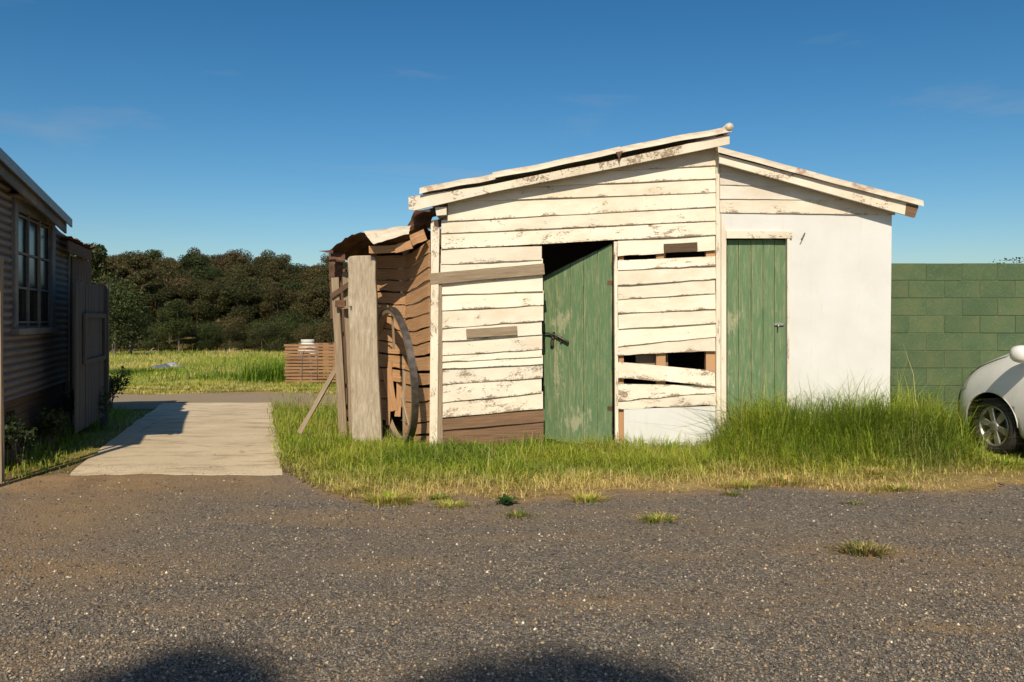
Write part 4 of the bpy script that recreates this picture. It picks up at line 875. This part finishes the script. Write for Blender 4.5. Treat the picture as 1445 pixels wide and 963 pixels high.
# ------------------------------------------------------------------ vegetation
def crown_mesh(name, blobs, n, size, palette, seed, flat=.75):
    r = np.random.default_rng(seed); B = np.array(blobs, float); wts = (B[:, 3]*B[:, 4]*B[:, 5])**.667; wts /= wts.sum()
    k = r.choice(len(B), n, p=wts); d = r.normal(size=(n, 3)); d /= np.linalg.norm(d, axis=1)[:, None]
    rad = (r.random(n)**.35)[:, None]; lump = 1+.25*(fbm(d[:, 0]*3+k, d[:, 1]*3+d[:, 2]*2, 1.3, seed % 50)-.5)[:, None]*2
    C = B[k, :3]+d*rad*lump*B[k, 3:6]
    nrm = d*.6+r.normal(size=(n, 3))*.7+np.array([0, 0, .35]); nrm /= np.linalg.norm(nrm, axis=1)[:, None]
    t = np.cross(nrm, r.normal(size=(n, 3))); t /= np.linalg.norm(t, axis=1)[:, None]; b = np.cross(nrm, t)
    s = size*(.5+r.random(n))[:, None]
    V = np.stack([C-t*s, C+b*s*.55-nrm*s*.1, C+t*s, C-b*s*.55-nrm*s*.1], 1).reshape(-1, 3)
    Q = np.arange(4*n).reshape(n, 4)
    pal = np.array(palette); c = pal[r.integers(0, len(pal), n)]*(.7+.6*r.random(n))[:, None]*(.8+.4*r.random(len(B))[k])[:, None]
    o = npmesh(name, V, Q, M['leaf'], np.repeat(c, 4, axis=0)); me = o.data; bpy.data.objects.remove(o); return me
def trunk_mesh(h, r, seed, limbs):
    rs = random.Random(seed); v = []; f = []
    def seg(pts, rad, n=6):
        k0 = len(v)
        for i, p in enumerate(pts):
            for k in range(n): a = 2*math.pi*k/n; v.append((p[0]+rad[i]*math.cos(a), p[1]+rad[i]*math.sin(a), p[2]))
        for i in range(len(pts)-1):
            for k in range(n): f.append((k0+i*n+k, k0+i*n+(k+1) % n, k0+i*n+n+(k+1) % n, k0+i*n+n+k))
    top = h*.82; ln = rs.uniform(-.06, .06)
    seg([(0, 0, -.3), (ln*h*.3, 0, h*.25), (ln*h*.2, ln*h*.3, h*.5), (ln*h, 0, top)], [r*1.3, r, r*.75, r*.25])
    for b in limbs:
        z0 = rs.uniform(.35, .6)*h; e = Vector(b[:3]); m_ = Vector((ln*h*.25, 0, z0)).lerp(e, .5)+Vector((0, 0, -.05*h)); seg([(ln*h*.25, 0, z0), tuple(m_), tuple(e)], [r*.5, r*.35, r*.12], 5)
    me = bpy.data.meshes.new('trunk'); me.from_pydata(v, [], f); me.materials.append(M['bark']); me.shade_smooth(); return me
PAL = [(.066, .066, .020), (.086, .078, .025), (.054, .060, .02), (.100, .074, .028), (.046, .054, .018)]
PALR = [(.075, .060, .022), (.090, .066, .026), (.06, .055, .02)]
PALG = [(.050, .070, .018), (.058, .073, .022), (.042, .058, .016)]
def gum(h, seed, pal, n=14000, kind='gum'):
    rs = random.Random(seed); bl = []
    if kind == 'gum':
        for k in range(rs.randint(12, 15)):
            a = rs.uniform(0, 6.28); d = rs.uniform(.05, .27)*h; z_ = rs.uniform(.38, .92)*h; s = rs.uniform(.09, .16)*h; bl.append((math.cos(a)*d, math.sin(a)*d, z_, s*1.2, s*1.2, s*.8))
        bl.append((0, 0, .90*h, .13*h, .13*h, .1*h))
    elif kind == 'open':
        for k in range(11):
            a = rs.uniform(0, 6.28); d = rs.uniform(.12, .33)*h; z_ = rs.uniform(.5, .97)*h; s = rs.uniform(.055, .10)*h; bl.append((math.cos(a)*d, math.sin(a)*d, z_, s*1.25, s*1.25, s*.75))
    else:
        for k in range(10):
            a = rs.uniform(0, 6.28); d = rs.uniform(.05, .42)*h; z_ = rs.uniform(.10, .8)*h; s = rs.uniform(.16, .26)*h; bl.append((math.cos(a)*d, math.sin(a)*d, z_, s*1.15, s*1.15, s*.9))
    return crown_mesh('crown', bl, n, .0105*h+.015, pal, seed), trunk_mesh(h, (.018*h+.04)*(.45 if kind == 'bush' else .8), seed, bl[:5])
kinds = [gum(10, 11, PAL), gum(10, 12, PALR), gum(10, 13, PAL), gum(10, 14, PALR), gum(10, 15, PALG), gum(10, 19, PAL), gum(6, 16, PALG, 11000, 'bush'), gum(6, 17, PAL, 11000, 'bush'), gum(10, 18, PAL, 11000, 'open'), gum(6, 23, PALG, 9000, 'open')]
def tree(x, y, k, sc, label, group=None, cat='tree', name='gum_tree'):
    t = thing(name, label, cat, (x, y, gzs(x, y)-.1), random.uniform(0, 6.28), group); t.scale = (sc*random.uniform(.9, 1.15), sc*random.uniform(.9, 1.15), sc)
    link(bpy.data.objects.new('trunk', kinds[k][1]), t); link(bpy.data.objects.new('crown', kinds[k][0]), t); return t
FL_ = {4: 'bright olive', 1: 'red-brown', 3: 'red-brown'}
rowsY = [114, 118, 123, 129, 136, 143, 151, 160, 169, 178, 188]
cnt = 0
for ri, yr in enumerate(rowsY):
    x = -.60*yr+random.uniform(0, 3)
    while x < -.14*yr:
        y = yr+random.uniform(-2.5, 2.5)
        if ri < 2: k = random.choice((6, 7, 6, 7, 4)); sc = random.uniform(.65, 1.1) if k >= 6 else random.uniform(.55, .75)
        else: k = random.choice((0, 1, 2, 3, 4, 5, 0, 2)); sc = random.choice((.74, .84, .92, .95, 1.05, 1.2))*random.uniform(.93, 1.07)*(1-.14*min(max((x/yr+.42)/.28, 0), 1))
        if ri < 2: tree(x, y, k, sc, 'low dark green tree in the front row of the wood along the field', 'trees in the front row of the wood')
        elif k in (1, 3): tree(x, y, k, sc, 'red-brown tinged gum tree packed into the wooded hillside', 'red-brown gum trees on the hillside')
        else: tree(x, y, k, sc, 'dark olive gum tree packed into the wooded hillside', 'olive gum trees on the hillside')
        x += random.uniform(.75, 1.25)*(3.3 if ri < 2 else 4.9); cnt += 1
for ri, yr in enumerate(rowsY[:2]+rowsY[4::2]):
    x = -.13*yr
    while x < .13*yr:
        tree(x, yr+random.uniform(-2.5, 2.5), random.choice((6, 7)) if ri < 2 else random.choice((0, 2, 4, 5)), random.uniform(.7, .95), 'tree of the wood hidden behind the shed from the front', 'trees of the wood behind the shed'); x += random.uniform(5, 7.5)
p = P(160, 0, 82); tree(p.x, 82, 8, 1.02, 'tall open gum tree with sky through its crown, left end of the wood')
p = P(184, 0, 88); tree(p.x, 88, 8, .95, 'open gum tree just right of the tallest one at the wood\'s left end')
p = P(146, 0, 74); tree(p.x, 74, 6, 1.25, 'greenish bushy tree beside the lean-to roof at the wood\'s left end')
p = P(82, 0, 22); t_ = tree(p.x, 22, 9, .74, 'small leafy tree showing above the house roof', name='tree'); t_.scale = (.55, .55, .74)
for i, (px, yy, s, lb) in enumerate(((1440, 62, .74, 'bushy tree top showing over the right end of the block wall'), (1475, 66, .72, 'tree beyond the block wall just outside the right edge'))): p = P(px, 0, yy); tree(p.x, yy, 6 if i == 0 else 2, s*(1.70 if i == 0 else 1), lb, name='tree')
# two dense round-topped trees added unseen behind the camera to cast the foreground shadows
def caster(px, py, wtop, Hh, label, seed):
    Yg = 1.52*F/(py-HZ); Xg = (px-CX)/F*Yg; L = (Hh+.0)/math.tan(R(SUN_EL)); x = Xg-math.sin(R(SUN_AZ))*L; y = Yg-math.cos(R(SUN_AZ))*L
    t = thing('shadow_tree', label, 'tree', (x, y, gzs(x, y)))
    h = Hh; bl = [(0, 0, h-wtop*.75, wtop, wtop, wtop*.8), (.1, 0, h-wtop*1.7, wtop*1.15, wtop*1.1, wtop), (-.1, .1, h-wtop*2.6, wtop*1.2, wtop*1.2, wtop), (0, 0, h-wtop*3.6, wtop*1.1, wtop*1.1, wtop)]
    link(bpy.data.objects.new('crown', crown_mesh('crown', bl, 9000, .08, PALG, seed)), t); link(bpy.data.objects.new('trunk', trunk_mesh(h*.9, .14, seed, [])), t)
caster(292, 936, .50, 16.0, 'unseen round-topped tree added to cast the shadow at the bottom left', 41)
caster(800, 954, .75, 16.0, 'unseen broad round-topped tree added to cast the shadow at the bottom middle', 42)

# grass ------------------------------------------------------------
def blades(name, X, Y, h, w, cols, lean=.5, label=None, seed=0, z=None, clump=0, fan=0, mixd=.62):
    n = len(X); r = np.random.default_rng(seed); a = r.random(n)*2*np.pi; s = np.stack([np.cos(a), np.sin(a), 0*a], 1); dr = np.stack([-np.sin(a), np.cos(a), 0*a], 1)
    if clump:                        # tussocks: blades lean outward from the middle of their clump
        gx = np.floor(X/clump); gy = np.floor(Y/clump); hx = vn(gx, gy, 1.0, 3); hy = vn(gx, gy, 1.0, 5); ox = X-(gx+.25+.5*hx)*clump; oy = Y-(gy+.25+.5*hy)*clump; q = np.hypot(ox, oy)+1e-6
        ex = ox/q*mixd+dr[:, 0]*(1-mixd); ey = oy/q*mixd+dr[:, 1]*(1-mixd); en = np.hypot(ex, ey)+1e-6; dr = np.stack([ex/en, ey/en, 0*ex], 1); s = np.stack([dr[:, 1], -dr[:, 0], 0*ex], 1)
        h = h*(.72+.56*vn(gx, gy, 1.0, 11))*np.clip(1.15-.5*q/clump, .5, 1.2)
    if fan: q = np.hypot(X, Y*1.5)+1e-6; ex = X/q*.8+dr[:, 0]*.3; ey = Y*1.5/q*.8+dr[:, 1]*.3; en = np.hypot(ex, ey)+1e-6; dr = np.stack([ex/en, ey/en, 0*ex], 1); s = np.stack([dr[:, 1], -dr[:, 0], 0*ex], 1)
    ln = ((.12+.88*r.random(n))**1.0*lean*1.7)[:, None]; Z = gz(X, Y) if z is None else z
    b = np.stack([X, Y, Z-.01], 1); hh = h[:, None]; ww = w[:, None]; upv = np.array([0, 0, 1.0])
    m1 = b+upv*hh*.55*(1-.12*ln)+dr*hh*ln*.22; tp = b+upv*hh*(1-.38*np.minimum(ln, 1.3))+dr*hh*ln*.75
    V = np.stack([b-s*ww, b+s*ww, m1-s*ww*.8, m1+s*ww*.8, tp], 1).reshape(-1, 3)
    i0 = np.arange(n)*5; Q = np.stack([i0, i0+1, i0+3, i0+2], 1); T = np.stack([i0+2, i0+3, i0+4], 1)
    return npmesh(name, V, [Q, T], M['blade'], np.repeat(cols, 5, axis=0))
LUSH = np.array([.21, .33, .022]); LIGHT = np.array([.38, .42, .045]); DRY = np.array([.66, .51, .17]); STRAW = np.array([.78, .62, .30]); DARKG = np.array([.085, .16, .02])
def gcol(X, Y, dry, seed):
    r = np.random.default_rng(seed); n = len(X); pa = fbm(X, Y, 1.6, seed % 90)
    c = LUSH+(LIGHT-LUSH)*np.clip((pa-.35)*2.4, 0, 1)[:, None]; c = c+(DARKG-c)*np.clip((.42-pa)*3, 0, .8)[:, None]
    d = np.clip(dry+r.normal(size=n)*.16, 0, 1)[:, None]; yl = np.where(r.random((n, 1)) < .35, STRAW, DRY); c = c*(1-d)+yl*d
    return c*(.72+.56*r.random(n))[:, None]
def scatter(n, x0, x1, y0, y1, seed):
    r = np.random.default_rng(seed); return r.uniform(x0, x1, n), r.uniform(y0, y1, n), r
def inshed(X, Y):
    left = np.where(Y < YF+.86, -.93-(Y-YF)*.85, -1.75)
    return ((X > -.9) & (X < 4.1) & (Y > YF-.03) & (Y < YF+3.5)) | ((X > left) & (X < 4.1) & (Y > YF+.05) & (Y < YF+3.5)) | ((X > 4.0) & (X < 10.6) & (Y > YW-.02) & (Y < YW+.15))
# right and centre verge
X, Y, r = scatter(430000, -5.6, 11.5, 6.7, 16.4, 1)
e = edgeY(X); d = Y-e-.18*(fbm(X, Y, 2.2, 12)-.5)
keep = (d > -.02) & ~inshed(X, Y) & (X > driveR(Y)+.06*r.normal(size=len(X))+.02) & ((Y < YW+.02) | (X < -1.2)) & (r.random(len(X)) < np.where(Y > 10.2, .35, 1)) & ~((Y > 13.3) & (Y < 16.3) & (r.random(len(X)) < .93-.5*np.clip((13.7-Y)/.4, 0, 1)))
front = np.clip(d/.9, 0, 1); dens = np.clip(.36+front*.95+1.1*(fbm(X, Y, 2.6, 31)-.5), 0, 1)
carzone = (X > 4.2) & (Y < 9.15); rightdry = np.clip((X-2.7)/1.2, 0, 1)*np.clip((8.35-Y)/.45, 0, 1)
dens *= 1-.55*rightdry
keep &= r.random(len(X)) < dens
X, Y, d, front, rightdry = X[keep], Y[keep], d[keep], front[keep], rightdry[keep]
tall = np.clip((X-2.0)/.6, 0, 1)*np.clip((Y-7.9)/.9, 0, 1)*np.clip((6.2-X)/1.0, .5, 1)
h = .07+.13*front+.46*tall; h *= (1-.62*rightdry*(1-tall)); h *= .6+.8*fbm(X, Y, 2.6, 8); h *= rng.uniform(.5, 1.2, len(X))
h = np.where((X < -1.0) & (front > .5), h*1.12, h)
h = np.where(((X-5.05)**2+(Y-8.95)**2 < .22) | ((X > 4.6) & (Y < 8.98) & (Y > 7.7)), np.minimum(h, .07), h)
doorway = np.exp(-((X-.72)/.55)**2)*np.clip((Y-8.6)/.5, 0, 1); h *= 1+.35*doorway
dry = np.clip(1.1-d/.85+.5*(fbm(X, Y, 1.1, 22)-.5), 0, .95); dry = np.maximum(dry, rightdry*.62*(1-tall)); dry = np.maximum(dry, np.clip(1.15*(fbm(X, Y, 1.5, 77)-.6), 0, .5)); dry *= np.where(X < -1.6, .5, 1)
wdt = rng.uniform(.0016, .0042, len(X)); q = rng.random(len(X)); pt = fbm(X, Y, 1.3, 91)
stalk = (q < .022) & (d > .3); h = np.where(stalk, h*1.5+.05, h); dry = np.where(stalk, .9, dry); wdt = np.where(stalk, .0016, wdt)
broad = (q > .93) & (pt > .5) & (dry < .6); h = np.where(broad, np.minimum(h, .16)*.9, h); wdt = np.where(broad, wdt*3.2, wdt)
vg = blades('verge_grass', X, Y, h, wdt, gcol(X, Y, dry, 5), 1.3, seed=2, clump=.17, mixd=.4)
tag(vg, 'long green grass along the shed front with a dry yellow fringe', 'grass', kind='stuff')
# left verge before and beside the house
X, Y, r = scatter(60000, -11, -3.6, 6.6, 18, 3)
keep = (X < driveL(Y)-.04+.12*(fbm(X, Y, 3, 2)-.5)) & (Y > edgeY(X)-.05) & ((X-(-2.42-.3*Y)) > .02) & ((Y < 13.2+.6*(fbm(X, Y, 1, 5)-.5)) | (X < driveL(Y)-1.6))
X, Y = X[keep], Y[keep]; d = np.minimum(driveL(Y)-X, Y-edgeY(X)); back = np.clip((d-.2)/.7, 0, 1)
h = (.06+.22*back)*(.5+.9*fbm(X, Y, 1.6, 4))*rng.uniform(.4, 1.4, len(X)); dry = np.clip(.75-d/.35, 0, .8)
lg = blades('house_grass', X, Y, h, rng.uniform(.003, .006, len(X)), gcol(X, Y, dry, 9)*.85, .95, seed=4, clump=.2); tag(lg, 'rank green grass below the shaded house wall', 'grass', kind='stuff')
# field grass, thinning with distance
n = 170000; r = np.random.default_rng(8); u = r.random(n); Y = 1/(1/15.8+(1/112-1/15.8)*u); X = r.uniform(-.56, -.10, n)*Y
trk = 16.2+.9*(fbm(X, Y, .7, 8)-.5); keep = (Y > trk-.05) & ~((np.abs(X-(c0+cw/2)) < cw/2) & (Y > cy-.03) & (Y < cy+1.15)); X, Y = X[keep], Y[keep]
sc = np.clip((Y/18)**.75, 1, 4); lum = fbm(X, Y, .22, 41); h = (.08+.30*np.clip(lum-.32, 0, 1)*np.clip((Y-16)/2, .2, 1))*sc*rng.uniform(.5, 1.3, len(X)); dry = np.clip(.20+2.0*(fbm(X, Y*.35, .32, 52)-.45), 0, .8)
dry = np.where(Y < 17.3, np.maximum(dry, .55), dry)
fg = blades('field_grass', X, Y, h, rng.uniform(.004, .008, len(X))*sc, gcol(X, Y*.4, dry, 14)*1.05, .9, seed=6, clump=.45); tag(fg, 'rough green and yellow grass of the open field', 'grass', kind='stuff')
# tufts at the gravel edge and on the gravel: each a thing
def tuft(px, py, n, hh, spread, pal, name, label, cat, wd=.004, lean=.9):
    Yp = 1.45*F/(py-HZ); Xp = (px-CX)/F*Yp; r = np.random.default_rng(int(px*7+py)); X = Xp+r.normal(size=n)*spread; Y = Yp+r.normal(size=n)*spread*.6
    c = np.array(pal)[r.integers(0, len(pal), n)]*(.7+.6*r.random(n))[:, None]
    z0 = gzs(Xp, Yp); o = blades(name, X-Xp, Y-Yp, r.uniform(.5, 1.2, n)*hh, np.full(n, wd), c, lean*1.25, seed=int(px), fan=1, z=gz(X, Y)-z0+.012); o.location = (Xp, Yp, z0); return tag(o, label, cat)
YGp = [LIGHT*1.1, DRY, LUSH, DRY*.9]; DG = [DARKG*1.2, LUSH*.8, DARKG]; OL = [np.array([.12, .14, .03]), DARKG*1.3, DRY*.6]; BR = [DRY*.7, np.array([.22, .13, .05]), STRAW*.8]
TU = [(497, 695, 110, .07, .075, BR+YGp, 'yellow-brown grass tuft at the verge corner nearest the drive'), (551, 708, 160, .10, .08, YGp, 'yellow-green grass tuft spilling onto gravel below the cart wheel'), (637, 713, 90, .06, .06, YGp, 'low yellow tuft on gravel left of the dark green weed'),
      (620, 704, 60, .06, .035, DG+YGp, 'small greenish tuft between two yellow tufts at the verge'), (826, 706, 120, .07, .06, YGp, 'yellow tuft below the white sheet panel'), (729, 726, 60, .055, .05, OL, 'dull olive tuft just below the dark green weed'),
      (928, 732, 110, .06, .055, YGp+OL, 'small yellow-green tuft alone on the gravel right of the doors'), (1219, 775, 150, .085, .06, OL+BR, 'olive grass tuft alone furthest out on the gravel, right'), (1263, 692, 130, .06, .08, YGp+BR, 'low tuft at the verge left of the car wheel'),
      (1229, 672, 110, .09, .07, YGp+BR, 'yellow tuft at the dry verge left of the car'), (1033, 698, 50, .04, .04, OL, 'tiny olive tuft on gravel below the right door'), (1410, 660, 150, .07, .13, DG+YGp, 'green patch of grass before the car wheel'), (1108, 683, 170, .09, .11, BR+YGp, 'straw-coloured clump at the verge below the right door'), (1050, 688, 120, .08, .08, BR+YGp, 'straw-coloured clump left of the bigger straw clump'),
      (1205, 711, 40, .035, .035, OL, 'tiny tuft on gravel between the car and the lone olive tuft'), (808, 747, 8, .05, .012, BR, 'single brown weed stalk on the gravel')]
for px, py, n, hh, spd, pal, lb in TU: tuft(px, py, n if n < 20 else int(n*2), hh*1.15, spd if n < 20 else spd*1.25, pal, 'grass_tuft', lb, 'grass tuft')
# dark green leafy weed: a rosette of broad leaves
Yp = 1.45*F/(710-HZ); Xp = (714-CX)/F*Yp; wz = gzs(Xp, Yp); wv = []; wf = []
for k in range(26):
    a = random.uniform(0, 6.28); L = random.uniform(.05, .12); e = Vector((math.cos(a), math.sin(a), 0)); t = Vector((-e.y, e.x, 0)); c = Vector((random.uniform(-.05, .05), random.uniform(-.03, .03), .01)); zt = random.uniform(.01, .07)
    q = len(wv); wv += [c, c+e*L*.5+t*L*.24+Vector((0, 0, zt)), c+e*L+Vector((0, 0, zt*.6)), c+e*L*.5-t*L*.24+Vector((0, 0, zt))]; wf.append((q, q+1, q+2, q+3))
o = npmesh('leafy_weed', np.array([tuple(p) for p in wv]), np.array(wf), M['blade'], np.tile(np.array([[.035, .11, .02]]), (len(wv), 1))); o.location = (Xp, Yp, wz); tag(o, 'dark green leafy weed growing out of the gravel', 'weed')
# weeds by the house and a dark clump in the field
def weed(name, x, y, h, n, label, pal, seed):
    z0 = gzs(x, y); t = thing(name, label, 'weed', (x, y, z0)); rs = random.Random(seed); bl = []
    for k in range(n):
        a = rs.uniform(0, 6.28); rr_ = rs.uniform(.05, .4)*h; e = Vector((x+math.cos(a)*rr_, y+math.sin(a)*rr_, z0+h*rs.uniform(.6, 1))); b = Vector((x+rs.uniform(-.05, .05), y+rs.uniform(-.05, .05), z0-.02))
        tube('stem', [b, b.lerp(e, .5)+Vector((0, 0, .05)), e], .006, M['bark'], t, 4, taper=[.007, .005, .003]); bl.append((e.x-x, e.y-y, e.z-z0-.1*h, .20*h, .20*h, .26*h))
    link(bpy.data.objects.new('leaves', crown_mesh('leaves', bl, 900, .016+.01*h, pal, seed)), t)
weed('tall_weed', -4.75, 8.2, .5, 6, 'thin tall weed in shade by the slim post at the left edge', PALG, 51); weed('tall_weed', -5.0, 9.2, .42, 8, 'low bushy weed in deep shade under the house window', PALG, 52)
weed('tall_weed', -5.35, 10.7, .55, 12, 'dark weed growing before the grey gate', PALG, 53); weed('tall_weed', -6.45, 13.6, .62, 16, 'bushy dark weed at the far end of the shaded verge beside the track', PALG, 54)
def clump(px, Y, n, hh, sx, label):
    p = P(px, 0, Y); r = np.random.default_rng(px); X_ = p.x+r.normal(size=n)*sx; Y_ = Y+r.normal(size=n)*.35; c = np.stack([DARKG*1.3, LUSH*.8, LUSH])[r.integers(0, 3, n)]*(.7+.6*r.random(n))[:, None]; z0 = gzs(p.x, Y)
    o = blades('grass_clump', X_-p.x, Y_-Y, r.uniform(.4, 1.2, n)*hh, np.full(n, .008), c, 1.0, seed=px, z=gz(X_, Y_)-z0); o.location = (p.x, Y, z0); tag(o, label, 'grass clump')
clump(388, 19.5, 900, .75, .38, 'tall green grass clump just left of the slatted crate'); clump(330, 21, 800, .45, .8, 'low green grass clump in the field between tarpaulins and crate')
# loose stones on the gravel
n = 95000; r = np.random.default_rng(21); u = r.random(n); Y = 1/(1/3.2+(1/7.6-1/3.2)*u); X = r.uniform(-.72, .72, n)*Y; keep = (Y < edgeY(X)-.03) & (r.random(n) < .25+1.1*fbm(X, Y, 1.3, 61)*np.where((X < -1.5) & (Y > 5.5), .45, 1)); X, Y = X[keep], Y[keep]; k_ = 1300; Xd = r.uniform(-4.1, -2.1, k_); Yd = 7.75+np.abs(r.normal(size=k_))*.35; X = np.concatenate([X, Xd]); Y = np.concatenate([Y, Yd]); n = len(X)
s = .0028+.0095*r.random(n)**3.2; oc = np.array([(1, 0, 0), (0, 1, 0), (-1, 0, 0), (0, -1, 0), (0, 0, .75), (0, 0, -.5)]); a = r.random(n)*6.28; ca, sa = np.cos(a), np.sin(a); el = r.uniform(.6, 1.3, (n, 3))
v = oc[None]*el[:, None]*s[:, None, None]; v = v+r.normal(size=v.shape)*s[:, None, None]*.18; vx = v[..., 0]*ca[:, None]-v[..., 1]*sa[:, None]; vy = v[..., 0]*sa[:, None]+v[..., 1]*ca[:, None]
V = np.stack([vx+X[:, None], vy+Y[:, None], v[..., 2]+gz(X, Y)[:, None]+.010], -1).reshape(-1, 3); ft = np.array([(0, 1, 4), (1, 2, 4), (2, 3, 4), (3, 0, 4), (1, 0, 5), (2, 1, 5), (3, 2, 5), (0, 3, 5)]); T = (np.arange(n)[:, None, None]*6+ft[None]).reshape(-1, 3)
pc = np.array([(.16, .14, .115), (.075, .066, .057), (.25, .205, .155), (.31, .215, .12), (.19, .17, .15), (.42, .34, .23), (.6, .53, .42)]); pr_ = np.array([.27, .22, .19, .10, .15, .058, .012]); c = pc[r.choice(7, n, p=pr_)]*(.75+.5*r.random(n))[:, None]
tag(npmesh('loose_gravel', V, T, M['stone'], np.repeat(c, 6, axis=0)), 'loose grey and tan stones scattered over the yard', 'gravel', kind='stuff')
